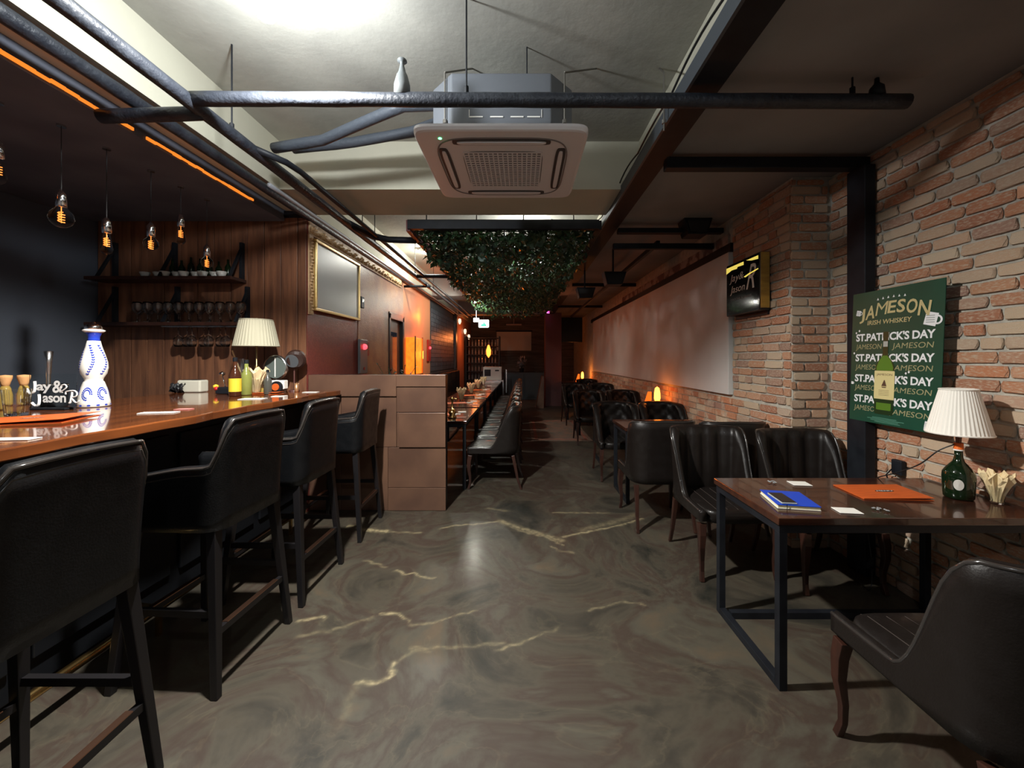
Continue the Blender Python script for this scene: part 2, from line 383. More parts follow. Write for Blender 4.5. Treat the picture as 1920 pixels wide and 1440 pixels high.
def brick_wall(root, axis, pos, out, u0, u1, z0, z1, skip=None, single=None, stuffb=None, course=.0705):
    """axis 'y': wall in plane X=pos running along Y; 'x': plane Y=pos running along X; out = -1/+1 direction of the face"""
    z = z0; row = 0
    while z < z1-.02:
        h = min(course, z1-z)-.014
        u = u0-rb.uniform(0, .2)
        while u < u1:
            ln = rb.choice((.20, .205, .19, .21, .095, .20, .23))
            a, b_ = max(u, u0), min(u+ln, u1); u += ln+.014
            if b_-a < .025: continue
            cz = z+h/2; cu = (a+b_)/2
            if skip and skip(cu, cz): continue
            dep = .012+rb.uniform(0, .007)
            if axis == 'y': loc = (pos+out*dep/2, cu, cz); sc = (dep, b_-a, h)
            else: loc = (cu, pos+out*dep/2, cz); sc = (b_-a, dep, h)
            if single(cu, cz):
                o = bpy.data.objects.new('brick', rb.choice(BR)); C.objects.link(o); o.parent = root; o.location = loc; o.scale = sc
            else:
                x, y, zz = loc; j = lambda: rb.uniform(-.0015, .0015)
                stuffb.box(x-sc[0]/2+j(), x+sc[0]/2+j(), y-sc[1]/2+j(), y+sc[1]/2+j(), zz-sc[2]/2+j(), zz+sc[2]/2+j())
        z += course; row += 1
wr = struct('wall_right', bm().box(XR, XR+.2, YB, 3.4, 0, ZB), mortar)
st = MB()
brick_wall(wr, 'y', XR, -1, .6, 3.08, 0, ZB-.01, single=lambda u, z: u > 1.82, stuffb=st)
st.build('brick_rows', M_brick, wr)['kind'] = 'stuff'
wp = struct('wall_right_pillar', bm().box(2.06, XR, 3.08, YF, 0, ZB), mortar)
brick_wall(wp, 'x', 3.08, -1, 2.06-.02, XR-.035, 0, ZB-.01, single=lambda u, z: True)
st = MB()
brick_wall(wp, 'y', 2.06, -1, 3.09, 11.9, 0, 1.07, skip=None, single=lambda u, z: u < 3.95 and z > .42, stuffb=st)
brick_wall(wp, 'y', 2.06, -1, 3.09, 3.93, 1.073, ZB-.01, single=lambda u, z: True, stuffb=st)
st.build('brick_rows', M_brick, wp)['kind'] = 'stuff'
# white painted panel on that wall, with plaster band above
tag(bm().box(2.012, 2.06, 3.945, 11.4, 1.08, 2.47).build('projection_panel', white_paint, bevel=.004), 'long white painted projection panel on the right brick wall', 'panel')
struct('trim_2', bm().box(2.03, 2.06, 3.945, 11.9, 2.47, 2.56), black_wood)
struct('trim_3', bm().box(2.035, 2.06, 4.0, 8.2, 2.56, 2.66), mat('scraped_plaster', (.34, .28, .24), .9, col2=(.16, .10, .09), nscale=7, contrast=(.45, .55)))
# far right dark tv, maroon column, rear divider
tag(bm().box(1.25, 1.95, 13.0, 13.12, 1.95, 2.75).box(1.57,1.63,13.03,13.09,2.75,ZB).build('television', mat('screen_black', (.01, .016, .02), .2), bevel=.01), 'dark television hanging at the far right end of the room', 'television')
struct('wall_right_column', bm().box(.72, 1.2, 12.2, 12.9, 0, ZB), mat('maroon_paint', (.10, .035, .035), .6))
# left side wall beyond the bar
lw = struct('wall_side_left', bm().box(-2.3, -2.0, 3.781, 6.08, 0, ZB), wallpaper)
bm().box(-2.0, -1.994, 4.95, 6.08, 0, 2.58).build('bronze_panel', bronze_wall, lw)
struct('wall_side_left_header', bm().box(-2.3, -2.0, 6.08, 6.85, 2.12, ZB), bronze_wall)
struct('wall_side_left_amber', bm().box(-2.3, -2.0, 6.85, 8.85, 0, ZB), mat('amber_plaster', (.55, .22, .10), .6))
struct('wall_alcove', bm().box(-3.2, -3.1, 6.0, 6.95, 0, 2.4), bronze_wall)
struct('wall_side_left_tiled', bm().box(-2.3, -2.0, 8.85, 12.0, 0, ZB), mat('grout', (.03, .035, .04), .7))
struct('wall_side_left_end', bm().box(-2.3, -2.0, 12.0, YF, 0, ZB), mat('far_plaster', (.45, .20, .12), .6))
struct('trim_4', bm().box(-2.02, -1.93, 11.95, 12.15, 0, ZB), black_wood)
tl = MB(); y = 8.9
while y < 11.9:
    z = 1.15
    while z < 2.5:
        tl.box(-2.0, -1.988+random.uniform(-.002,.002), y+.006, y+.194, z+.005, z+.095); z += .1
    y += .2
o = tl.build('tile_field', mat('dark_tile', (.05, .06, .075), .38)); o.parent = bpy.data.objects['wall_side_left_tiled']; o['kind'] = 'stuff'
# moulded ivory trim
orn = MB(); orn.box(-1.998, -1.985, 3.80, 6.7, 2.60, 2.72)
for k in range(72):
    yy = 3.84+k*.04; orn.lathe([(0,-.013),(.013,-.006),(.015,.006),(0,.013)], (-1.984, yy, 2.66+.022*math.sin(k*1.3)), 6, False)
    if k % 3 == 0: orn.lathe([(0,-.02),(.02,-.01),(.022,.01),(0,.02)], (-1.983, yy, 2.635), 6, False)
struct('trim_5', orn, ivory)
orn = MB(); orn.box(-1.998, -1.985, 3.79, 3.87, 1.85, 2.60)
for k in range(24):
    z = 1.87+k*.03; orn.lathe([(0,-.013),(.014,-.006),(.016,.006),(0,.013)], (-1.984, 3.83+.018*math.sin(k*1.25), z), 6, False)
struct('trim_6', orn, ivory)
# plank wall at the end of the bar
pw = struct('wall_planks', bm().box(XL, -2.006, 3.78, 3.86, 0, ZB), black_wood)
x = XL+.01; k = 0
while x < -2.02:
    wd = min(.155, -2.0-x); bm().box(-wd/2+.003, wd/2-.003, -.014-.003*(k % 2), 0, -1.37, 1.37).build('plank', plank_m, pw, loc=(x+wd/2, 3.78, 1.37), bevel=.003); x += wd; k += 1
# door in the left wall
dr = thing('door_1', None, None, (-2.0, 6.08, 0)); dr['kind'] = 'structure'
bm().box(-.04, .02, .0, .07, 0, 2.12).box(-.04, .02, .69, .77, 0, 2.12).box(-.04, .02, 0, .77, 2.04, 2.14).build('door_frame', black_wood, dr, bevel=.004)
bm().box(-.09, -.04, .07, .69, 0, 2.04).build('door_leaf', mat('door_wood', (.22, .08, .035), .4), dr, bevel=.004)
bm().box(-.038, -.03, .22, .52, 1.1, 1.85).build('door_pane', mat('door_glass', (.02, .03, .05), .1), dr)
bm().tube([(-.03,.6,1.0),(.0,.6,1.0),(.0,.52,1.0)], .009).build('door_handle', steel, dr)

# ================================================================= PIPES AND STEEL OVERHEAD
def pipe(name, label, pts, r, m=pipe_m, rods=(), n=12, group=None):
    b = MB(); full = []
    for a, c in zip(pts, pts[1:]):
        a = Vector(a); c = Vector(c); k = max(1, int((c-a).length/.12))
        for i in range(k): full.append(a.lerp(c, i/k))
    full.append(Vector(pts[-1]))
    rs = [r*(1+random.uniform(-.045,.045)) for _ in full]
    b.tube(full, rs, n)
    o = b.build(name, m, smooth=True); tag(o, label, 'pipe', group)
    for p in rods:
        x, y, z0, z1 = p
        h = bm().tube([(x, y, z0), (x, y, z1)], .0045, 6).tube([(x, y, z0-.01), (x, y, z0+.025)], .012, 6).build('hanger_rod', black_steel, o)
    return o
pipe('overhead_pipe', 'thick wrapped pipe along the left beam, the upper one nearest the lamp', [(-1.63,-1.5,2.695),(-1.63,12.3,2.695)], .035, rods=[(-1.63,y_,2.73,3.2) for y_ in (2.28,4.15,4.5,6.2,7.5)])
pipe('overhead_pipe', 'lower wrapped pipe under the left beam, next to the orange light line', [(-1.99,-1.5,2.755),(-1.99,12.5,2.755)], .034)
pipe('overhead_pipe', 'thin dark pipe running between the two long left pipes towards the rear', [(-1.61,2.45,2.70),(-1.52,2.62,2.70),(-1.50,2.75,2.70),(-1.50,12.3,2.70)], .02, black_steel)
pipe('overhead_pipe', 'thin conduit beside the wallpapered wall at ceiling height', [(-1.87,3.0,2.72),(-1.87,12.5,2.72)], .016, mat('pale_conduit', (.28,.29,.31), .4))
pipe('cross_pipe', 'long wrapped pipe crossing the room in front of the air conditioner', [(-1.63,1.985,2.705),(1.89,1.985,2.692)], .033, rods=[(-.27,1.985,2.74,3.2),(1.62,1.985,2.735,ZB)])
bm().lathe([(.04,0),(.039,.05),(.026,.10),(.018,.115),(.010,.15),(.010,.165),(.024,.168),(.022,.175),(0,.18)], (-.585, 1.985, 2.72), 14).build('sprinkler_head', mat('wrap_white', (.13,.14,.14), .5), bpy.data.objects['cross_pipe'], smooth=True)
bm().lathe([(.035,0),(.03,.04),(.012,.06),(.010,.085),(0,.09)], (1.74, 1.985, 2.72), 12).build('sprinkler_head', black_steel, bpy.data.objects['cross_pipe'], smooth=True)
pipe('branch_pipe', 'short dark branch pipe joining the two left pipes near the lamp', [(-1.63,2.07,2.685),(-2.15,2.07,2.67)], .033)
pipe('elbow_pipe', 'dark elbow pipe turning off the left pipe towards the leafy trellis', [(-1.63,3.8,2.70),(-1.54,4.2,2.70),(-1.42,4.32,2.70),(-1.13,4.35,2.70)], .034, black_steel)
pipe('far_cross_pipe', 'dark cross pipe in front of the brightly lit rear ceiling', [(-1.60,6.2,2.69),(-1.13,6.2,2.69)], .03, black_steel)
pipe('wall_bracket_pipe', 'short dark bracket pipe above the amber wall', [(-2.0,6.9,2.66),(-1.55,6.9,2.66)], .022, black_steel)
h1 = pipe('insulated_hose', 'upper pale insulated hose running to the air conditioner', [(-1.66,2.95,2.96),(-1.2,2.9,2.98),(-.75,2.8,3.0),(-.42,2.62,3.0)], .035, mat('insulation', (.055,.065,.08), .5, bump=.4, bscale=40))
pipe('insulated_hose', 'lower sagging insulated hose running to the air conditioner', [(-1.68,2.75,2.86),(-1.3,2.65,2.86),(-.95,2.5,2.90),(-.7,2.4,2.93),(-.38,2.4,2.94)], .034, MATS['insulation'])
# rods with angle wires
for k, (xx, yy, lab) in enumerate(((-.42,2.22,'left of the air conditioner'),(.235,2.22,'right of the air conditioner'),(.78,2.22,'beside the right beam'))):
    b = bm().tube([(xx,yy,2.68),(xx,yy,3.0)], .005, 6).tube([(xx,yy,3.0),(xx+(.12 if k == 0 else .22 if k == 1 else .06),yy+.25,ZS)], .005, 6).lathe([(.012,0),(.012,.02)], (xx,yy,2.72), 6)
    tag(b.build('hanger_wire', mat('galvanised', (.18,.17,.15), .4, metal=.6)), 'thin steel hanger rod with bent brace ' + lab, 'rod')
tag(bm().tube([(.03,2.3,2.98),(.03,2.3,3.2)], .004, 6).build('ceiling_rod', black_steel), 'thin rod dropping from the slab onto the air conditioner', 'rod')
# black steel tray along right beam
tr = thing('steel_tray', 'long black steel cable tray running along the right ceiling beam', 'cable tray')
bm().box(.807, .822, YB, 12, 2.75, 2.84).build('side_web', mat('lamplit_web_steel', (.06,.07,.08), .45), tr)  # web coloured paler than the plate, as the lamp lights this side
bm().box(.822, .97, YB, 12, 2.75, 2.765).build('bottom_plate', black_steel, tr)
b = MB(); pts = [(.80, .9+i*.09, 2.845+.035*abs(math.sin(i*.45))*(.4+.6*(i % 14 > 7))) for i in range(62)]
b.tube(pts, .006, 6).build('cable', mat('cable_black', (.02,.02,.02), .25), tr, smooth=True)
def steel_bar(label, a, c, wx, wz, cat='steel beam', name='steel_bar'):
    return tag(bm().bar(a, c, wx, wz).build(name, black_steel, bevel=.004), label, cat)
steel_bar('dark steel bar crossing from the tray to the top of the wall post', (.97,2.74,2.745), (2.33,2.74,2.745), .07, .075)
steel_bar('first dark steel bar crossing beside the trellis under the right ceiling', (.97,4.1,2.72), (2.03,4.1,2.72), .07, .05)
steel_bar('second dark steel bar crossing beside the trellis, lower and further back', (.97,4.3,2.62), (2.03,4.3,2.62), .05, .06)
steel_bar('third dark steel bar crossing at the far right ceiling', (.9,7.2,2.74), (2.03,7.2,2.74), .05, .06)
steel_bar('fourth dark steel bar crossing at the far right ceiling, rearmost', (.9,10.2,2.74), (2.03,10.2,2.74), .05, .06)
steel_bar('black steel post running down the brick wall behind the green poster', (2.285,2.73,.0), (2.285,2.73,2.71), .07, .15, 'post', 'wall_post')
steel_bar('slim black steel rail hung lengthwise under the right ceiling', (1.45,4.3,2.66), (1.45,12,2.66), .04, .05)
# black boxes (speakers) hanging right
for k, (x0, y0, z0, lab) in enumerate(((1.72,4.05,2.72,'black ceiling loudspeaker close to the right brick wall'),(1.15,5.1,2.42,'black wedge loudspeaker hanging behind the steel bars'),(.95,6.1,2.4,'small black spot box hanging beside the trellis'))):
    sp = thing('ceiling_speaker', lab, 'loudspeaker', (x0,y0,z0))
    M = Matrix.Rotation(PI/2, 4, 'X')
    bm().prism([(-.13,.09),(-.09,-.07),(.10,-.07),(.15,.09)], -.09, .09, M).build('cabinet', black_steel, sp, bevel=.008)
    bm().prism([(-.10,.06),(-.07,-.05),(.08,-.05),(.12,.06)], .0, .006, Matrix.Translation((0,-.095,0)) @ M).build('grille', mat('speaker_cloth', (.02,.02,.02), .9), sp)
    bm().bar((0,0,.085), (0,0,ZB-z0), .02).build('bracket', black_steel, sp)
for k, (x0, y0, lab) in enumerate(((1.2,5.5,'small amber lit ceiling panel nearest beside the trellis'),(.98,7.9,'small amber lit ceiling panel further back'))):
    pass

# main lamp, rear lamps and added bulbs
def bulb_lamp(loc, r, em, label, drop=ZS):
    t = thing('ceiling_bulb', label, 'ceiling lamp', loc)
    bm().lathe([(0,-r),(r*.6,-r*.8),(r,0),(r*.75,r*.7),(r*.35,r*1.3),(.3*r,r*1.5)], n=20).build('bulb', em, t, smooth=True).visible_shadow = True
    bm().lathe([(.02,r*1.5),(.022,r*1.5+.05),(.012,r*1.5+.06),(.004,r*1.5+.07),(.004,drop-loc[2])], n=12).build('socket', black_steel, t)
    return t
def shell_light(o): pass
t = bulb_lamp((-1.04,1.65,2.86), .05, lamp_em, 'glaring white bulb hanging from the slab at the top left')
for c in t.children:
    if c.name.startswith('bulb'): c.visible_shadow = False
t = bulb_lamp((.3,-.9,2.9), .05, lamp_em, 'bulb hanging from the slab by the entrance behind the camera')  # bulb made up to go with the fill light
for c in t.children:
    if c.name.startswith('bulb'): c.visible_shadow = False
t = bulb_lamp((0,5.2,2.98), .04, lamp_em, 'bulb hidden above the ivy of the trellis')  # bulb added as a fitting for the light over the ivy
for c in t.children:
    if c.name.startswith('bulb'): c.visible_shadow = False
t = bulb_lamp((-.98,8.4,2.62), .04, lamp_em, 'bright bulb hanging in the ivy at the left rear of the trellis')
for c in t.children:
    if c.name.startswith('bulb'): c.visible_shadow = False
t = thing('tube_fixture', 'small box light fixed to the lit rear ceiling left of the trellis', 'ceiling lamp', (-1.45,6.5,3.12))
bm().box(-.16,.16,-.05,.05,.02,.08).build('housing', white_m, t)
o = bm().box(-.15,.15,-.04,.04,.0,.02).build('diffuser', lamp_em, t); o.visible_shadow = False

# ================================================================= AIR CONDITIONER
ac = thing('air_conditioner', 'square grey ceiling cassette air conditioner with a white vented panel', 'air conditioner', (-.11, 2.555, 2.62))
ch = [(-.27,-.36),(.27,-.36),(.40,-.22),(.40,.30),(.27,.38),(-.27,.38),(-.40,.30),(-.40,-.22)]
bm().prism(ch, .035, .36).build('body', ac_grey, ac, bevel=.006)
b = bm()
for a in (-.17,-.06,.05,.14): b.box(a, a+.07, -.364, -.360, .118, .124)
b.box(-.175,-.172,-.363,-.360,.118,.16).box(.217,.22,-.363,-.360,.118,.16)
b.build('label_slots', white_m, ac)
bm().pad(.47, .455, [(.96,0),(.985,.004),(1,.018),(1,.032),(.97,.036)], n=64, e=14).build('panel', ac_white, ac, smooth=False, bevel=0)
fr_ = bm(); n = 60
def sq(h, e, k, n): 
    a = 2*PI*k/n; ca, sa = math.cos(a), math.sin(a); return (math.copysign(abs(ca)**(2/e), ca)*h, math.copysign(abs(sa)**(2/e), sa)*h)
fr_.tube([(*sq(.375, 5, k, n), -.002) for k in range(n)], .004, 6, closed=True)
fr_.build('raised_ring', mat('ac_shadow_line', (.22,.20,.20), .4), ac, smooth=True)
for k in range(4):
    a = k*PI/2; L = bpy.data.objects.new('air_vent', None)
    b = bm().pad(.27, .030, [(1,-.004),(1,.004)], n=30, e=5, c=(0,.335,0)).xf(Matrix.Rotation(a, 4, 'Z')); v = b.build('air_vent', mat('vent_dark', (.06,.055,.055), .5), ac)
    bm().pad(.245, .014, [(.95,-.012),(1,-.008),(1,0)], n=30, e=5, c=(0,.335,0)).xf(Matrix.Rotation(a, 4, 'Z')).build('louver', ac_white, v, smooth=False)
g = bm(); 
for i in range(17):
    t_ = -.225+i*.028125; g.box(t_-.004, t_+.004, -.225, .225, -.006, 0); g.box(-.225, .225, t_-.004, t_+.004, -.007, 0)
bm().pad(.235,.235,[(1,-.0015),(1,.002)],n=40,e=8).build('intake_recess', mat('intake_dark', (.16,.15,.15), .6), ac)
g.build('intake_grille', ac_white, ac)
bm().lathe([(.009,-.002),(.009,.001)], (-.33,-.37,.0), 10).build('indicator_light', mat('green_led', (.1,1,.3), .5, emit=4, ecol=(.1,1,.3)), ac)

# ================================================================= LEATHER SEATING
def upath(W, D, rc, n=41, nose=.0):
    p = []
    p.append(Vector((-W/2+nose, -D/2))); p.append(Vector((-W/2, -D/2+.12)));
    for i in range(13):
        a = PI - i/12*PI/2; p.append(Vector((-W/2+rc+rc*math.cos(a), D/2-rc+rc*math.sin(a))))
    for i in range(13):
        a = PI/2 - i/12*PI/2; p.append(Vector((W/2-rc+rc*math.cos(a), D/2-rc+rc*math.sin(a))))
    p.append(Vector((W/2, -D/2+.12))); p.append(Vector((W/2-nose, -D/2)))
    L = [0]
    for a, b_ in zip(p, p[1:]): L.append(L[-1]+(b_-a).length)
    out = []
    for i in range(n):
        s = L[-1]*i/(n-1); k = 0
        while k < len(L)-2 and L[k+1] < s: k += 1
        t = (s-L[k])/max(1e-9, L[k+1]-L[k]); out.append(p[k].lerp(p[k+1], min(1,max(0,t))))
    nr = []
    for i in range(n):
        d = (out[min(i+1,n-1)]-out[max(i-1,0)]).normalized(); nr.append(Vector((-d.y, d.x)))
    return out, nr
def sm(a, b, x):
    t = min(1, max(0, (x-a)/(b-a))); return t*t*(3-2*t)
def shell(W, D, rc, zb, top, th=.045, flare=.05, bump=None, n=57, rows=9, nose=0.):
    pts, nr = upath(W, D, rc, n, nose); b = MB(); vs = []; edge = []
    for i, (p, q) in enumerate(zip(pts, nr)):
        s = 2*i/(n-1)-1; zt = top(s); ring = []
        for k in range(rows):
            v = k/(rows-1); z = zb+(zt-zb)*v; e = flare*((z-zb)/.5)**1.6
            ring.append((p.x+q.x*e, p.y+q.y*e, z))
        e = flare*((zt-zb)/.5)**1.6
        ring.append((p.x+q.x*(e-th*.5), p.y+q.y*(e-th*.5), zt+th*.35)); edge.append((p.x+q.x*(e-.004), p.y+q.y*(e-.004), zt+.006))
        for k in range(rows-1, -1, -1):
            v = k/(rows-1); z = zb+(zt-zb)*v; e = flare*((z-zb)/.5)**1.6
            o = th+(bump(s, v, z) if bump else 0)
            ring.append((p.x+q.x*(e-o), p.y+q.y*(e-o), z))
        vs += ring
    m = len(vs)//n; fs = []
    for i in range(n-1):
        for j in range(m):
            fs.append((i*m+j, (i+1)*m+j, (i+1)*m+(j+1) % m, i*m+(j+1) % m))
    fs.append(tuple(range(m))); fs.append(tuple((n-1)*m+j for j in range(m-1, -1, -1)))
    b.add(vs, fs); return b, edge
def leg_pts(x0, y0, z0, x1, y1, r0, r1, curve=0., n=6, k=7):
    P_ = []; R_ = []
    for i in range(k):
        t = i/(k-1); P_.append((x0+(x1-x0)*t+curve*math.sin(t*PI)*(1 if x0 > 0 else -1)*.0, y0+(y1-y0)*t-curve*math.sin(t*PI*1.6), z0*(1-t))); R_.append(r0+(r1-r0)*t)
    return P_, R_
# channel-back dining chair; faces -Y
def make_chair(name, label, style, lm=leather_b, group=None):
    W, D = .52, .56; t = thing(name, label, 'chair', group=group)
    if style == 'channel':
        top = lambda s: .905-.015*abs(s)-.44*sm(.34, .67, abs(s))
        bp = lambda s, v, z: .020*abs(math.sin(PI*s*6.5))**.6*sm(.47, .56, z)*(1-sm(.35, .55, abs(s)))
    else:
        top = lambda s: .84+.03*math.cos(s*PI)-.36*sm(.45, .95, abs(s))
        bp = lambda s, v, z: .034*(abs(math.sin(PI*(s*4+z*7)))*abs(math.sin(PI*(s*4-z*7))))**.45*sm(.47, .55, z)*(1-sm(.5, .8, abs(s)))+.02*sm(.75,1,v)
    b, edge = shell(W, D, .13 if style == 'channel' else .2, .39, top, .045, .026, bp, rows=9 if style == 'channel' else 14, n=65)
    back = b.build('backrest', lm, t, smooth=True)
    bm().tube(edge, .007, 6).build('piping', piping_m, back, smooth=True)
    seat = bm().pad(.222, .262, [(.9,.375),(1,.38),(1,.43),(.985,.448),(.94,.457),(.6,.462),(.0001,.463)], (0,-.03,0), n=40, e=5).build('seat', lm, t, smooth=True)
    pp = bm()
    for x in (-.14,-.07,0,.07,.14): pp.tube([(x,-.285,.445),(x,-.25,.458),(x,0,.465),(x,.15,.466)], .0022, 5)
    pp.build('seam', mat('seam', (.05,.04,.035), .3), seat)
    for sx in (-1, 1):
        P_ = [(sx*.235,-.25,.37),(sx*.24,-.262,.30),(sx*.243,-.262,.22),(sx*.236,-.25,.13),(sx*.236,-.252,.06),(sx*.242,-.268,.0)]
        bm().tube(P_, [.033,.030,.025,.019,.017,.019], 4, twist=PI/4).build('leg', dark_wood, t, bevel=.003)
        P_ = [(sx*.225,.22,.37),(sx*.228,.245,.25),(sx*.232,.27,.12),(sx*.236,.31,.0)]
        bm().tube(P_, [.026,.022,.018,.016], 4, twist=PI/4).build('leg', dark_wood, t, bevel=.003)
    return t
ch1 = make_chair('channel_back_chair', 'brown-black channel-back leather chair in the lower right corner, seen from behind', 'channel')
ch1.location = (1.45, 1.28, 0); ch1.rotation_euler = (0, 0, PI)
cg = 'channel-back chairs along the right wall'; ch1['group'] = cg
dup(ch1, (1.40, 2.87, 0), 0, 'channel-back leather chair facing the camera behind the near table, on its left', group=cg)
dup(ch1, (1.965, 2.72, 0), 0, 'channel-back leather chair facing the camera behind the near table, beside the brick wall', group=cg)
dup(ch1, (1.19, 3.63, 0), PI, 'channel-back leather chair turned away from the camera, behind the left chair of the near table', group=cg)
dup(ch1, (1.755, 3.58, 0), PI, 'channel-back leather chair turned away, half hidden against the brick pillar', group=cg)
tf = make_chair('tufted_chair', 'button-tufted dark leather armchair facing the camera, nearest one by the aisle', 'tufted')
tg = 'button-tufted chairs along the white panel'; tf['group'] = tg
tf.location = (1.17, 4.98, 0)
dup(tf, (1.748, 4.98, 0), 0, 'button-tufted dark leather armchair facing the camera, beside the nearest glowing lamp')
dup(tf, (1.165, 6.95, 0), 0, 'button-tufted armchair of the second row, on the aisle side')
dup(tf, (1.748, 6.95, 0), 0, 'button-tufted armchair of the second row with orange glow on it, on the wall side')
dup(tf, (1.165, 8.9, 0), .1, 'button-tufted armchair of the third row, on the aisle side')
dup(tf, (1.748, 8.9, 0), 0, 'button-tufted armchair of the third row, on the wall side')
dup(tf, (1.748, 10.8, 0), 0, 'button-tufted armchair furthest back along the white panel')

# bar stools; face -Y locally
def make_stool(label):
    t = thing('bar_stool', label, 'bar stool', group='black leather stools at the bar')
    top = lambda s: 1.150+.012*math.cos(s*4)-.19*sm(.25, .37, abs(s))-.04*sm(.5, 1., abs(s))
    b, edge = shell(.47, .46, .08, .69, top, .05, .03, None, n=57, rows=9)
    back = b.build('backrest', leather, t, smooth=True)
    bm().tube(edge, .008, 6).tube([(x, y, z-.028) for x, y, z in edge], .004, 6).build('piping', piping_m, back, smooth=True)
    bm().pad(.205, .23, [(.9,.70),(1,.705),(1,.79),(.98,.81),(.93,.82),(.5,.83),(.0001,.83)], (0,-.03,0), n=36, e=5).build('seat', leather, t, smooth=True)
    lg = {}
    for sx in (-1, 1):
        for sy in (-1, 1):
            a = (sx*.19, sy*.18, .71); c = (sx*.245, sy*.235, .0); lg[sx, sy] = (Vector(a), Vector(c))
            bm().tube([a, c], [.030,.021], 4, twist=PI/4).build('leg', black_wood, t, bevel=.003)
    def at(sx, sy, z): a, c = lg[sx, sy]; return a.lerp(c, 1-z/.71)
    for (p, q, z) in (((-1,-1),(1,-1),.26),((-1,1),(1,1),.26),((-1,-1),(-1,1),.34),((1,-1),(1,1),.34)):
        s = bm().bar(at(*p, z), at(*q, z), .022, .028).build('stretcher', black_wood, t)
        if p[1] == q[1]: bm().bar(at(*p, z+.016).lerp(at(*q, z+.016), .12), at(*p, z+.016).lerp(at(*q, z+.016), .88), .024, .004).build('foot_plate', mat('copper_plate', (.55,.30,.20), .3, metal=1), s)
    return t
sl = ['black leather bar stool nearest the camera, cut off by the left edge', 'black leather bar stool, second from the camera', 'black leather bar stool, third from the camera', 'black leather bar stool furthest from the camera, beside the brown divider']
s0 = make_stool(sl[0])
for k, (y, rz, xx) in enumerate(((1.16, 0, -1.50), (1.965, -.05, -1.51), (2.59, -.02, -1.50), (3.40, .02, -1.50))):
    o = s0 if k == 0 else copy_tree(s0)
    o.location = (xx, y, 0); o.rotation_euler = (0, 0, -PI/2+rz); o['label'] = sl[k]

# ================================================================= BAR
bar = thing('bar_counter', 'long glossy reddish wood bar counter with a black front on the left', 'bar counter')
b = MB(); n = 60; pl = []
for i in range(n+1):
    y = -.6+4.35*i/n; pl.append((-1.69+.012*math.sin(y*7)+.007*math.sin(y*19), y))
pl += [(-2.96, 3.75), (-2.96, -.6)]
b.prism(pl, 1.095, 1.14).build('counter_top', bar_top_m, bar, bevel=.006)
bm().box(-2.55, -2.02, -.6, 3.75, .08, 1.095).build('bar_front', bar_front_m, bar)
bm().box(-2.5, -2.06, -.6, 3.75, 0, .08).build('plinth', black_wood, bar)
for k in range(6): bm().box(-2.02, -2.0, -.5+k*.72, .15+k*.72, .2, 1.0).build('front_panel', bar_front_m, bar, bevel=.006)
fr = thing('foot_rail', 'brass foot rail running low along the black bar front', 'rail')
bm().tube([(-1.88, -.6, .14), (-1.88, 3.7, .14)], .02, 10).build('tube', brass, fr, smooth=True)
for y in (-.3, .9, 2.1, 3.3): bm().bar((-1.88, y, .14), (-2.03, y, .16), .02).bar((-1.88, y, .13), (-1.88, y, 0), .02).build('bracket', brass, fr)
# divider of copper-brown panels
dv = thing('divider', 'low copper-brown panelled divider at the end of the bar', 'divider', (-2.0, 3.82, 0))
bm().box(.0, 1.278, .012, .13, 0, 1.278).build('core', black_wood, dv)
def dvp(x0, y0, x1, y1, d):
    a = px(x0, y1, Y=3.82); c = px(x1, y0, Y=3.82)
    bm().box(max(a.x+2.0, .001), c.x+2.0, -d, .012, max(a.z, .0)+.001, c.z).build('panel', panel_m, dv, bevel=.003)
for q in ((573,703,744,743,.022),(744,703,836,725,.020),(744,725.6,836,773,.008),(749,773.6,836,838,.024),(728,838.6,836,914,.006),(728,914.6,836,957,.010),
          (640,743.6,743.4,838,.004),(640,838.6,727.4,957,.003),(573,743.6,639.4,957,.003),(744,773.6,748.4,838,.002)): dvp(*q)

# ---- things on the bar (top z = 1.14)
ZT = 1.141
def on_bar(x, y): return px(x, y, Z=ZT)
# blue-white ceramic bottle
p = on_bar(176, 762)
cb = thing('ceramic_bottle', 'tall white ceramic bottle painted with blue leaf garlands, standing on the bar', 'bottle', p); cb.scale = (.78, .78, 1)
prof = [(.088,0),(.097,.004),(.094,.03),(.083,.09),(.066,.135),(.060,.150),(.052,.158),(.056,.172),(.075,.20),(.083,.235),(.080,.27),(.064,.32),(.047,.365),(.038,.40)]
bm().lathe(prof, n=36).build('body', mat('glazed_ceramic', (.85,.83,.76), .12, coat=.5), cb, smooth=True)
blue = mat('cobalt_glaze', (.02,.05,.42), .15, coat=.4)
bm().lathe([(.039,.395),(.034,.41),(.035,.425),(.046,.447),(.052,.452)], n=24).build('neck', blue, cb, smooth=True)
bm().lathe([(.050,.450),(.064,.458),(.066,.464),(.058,.468)], n=24).build('rim', MATS['glazed_ceramic'], cb, smooth=True)
bm().lathe([(.056,.468),(.052,.488),(.035,.503),(.012,.508),(.010,.516),(0,.517)], n=24).build('stopper', chrome, cb, smooth=True)
def rad(z):
    for (r0, z0), (r1, z1) in zip(prof, prof[1:]):
        if z0 <= z <= z1: return r0+(r1-r0)*(z-z0)/(z1-z0)
    return .05
lf = MB()
def leafd(ang, z, rot, ln=.013, wd=.0045):
    r = rad(z)+.0012; pts = []
    for k in range(8):
        a = 2*PI*k/8; u = math.cos(a)*ln*.5; v = math.sin(a)*wd*.9; uu = u*math.cos(rot)-v*math.sin(rot); vv = u*math.sin(rot)+v*math.cos(rot)
        rr = rad(min(.399, max(0, z+vv)))+.0015; th = ang+uu/rr; pts.append((rr*math.cos(th), rr*math.sin(th), z+vv))
    lf.add(pts, [tuple(range(8))])
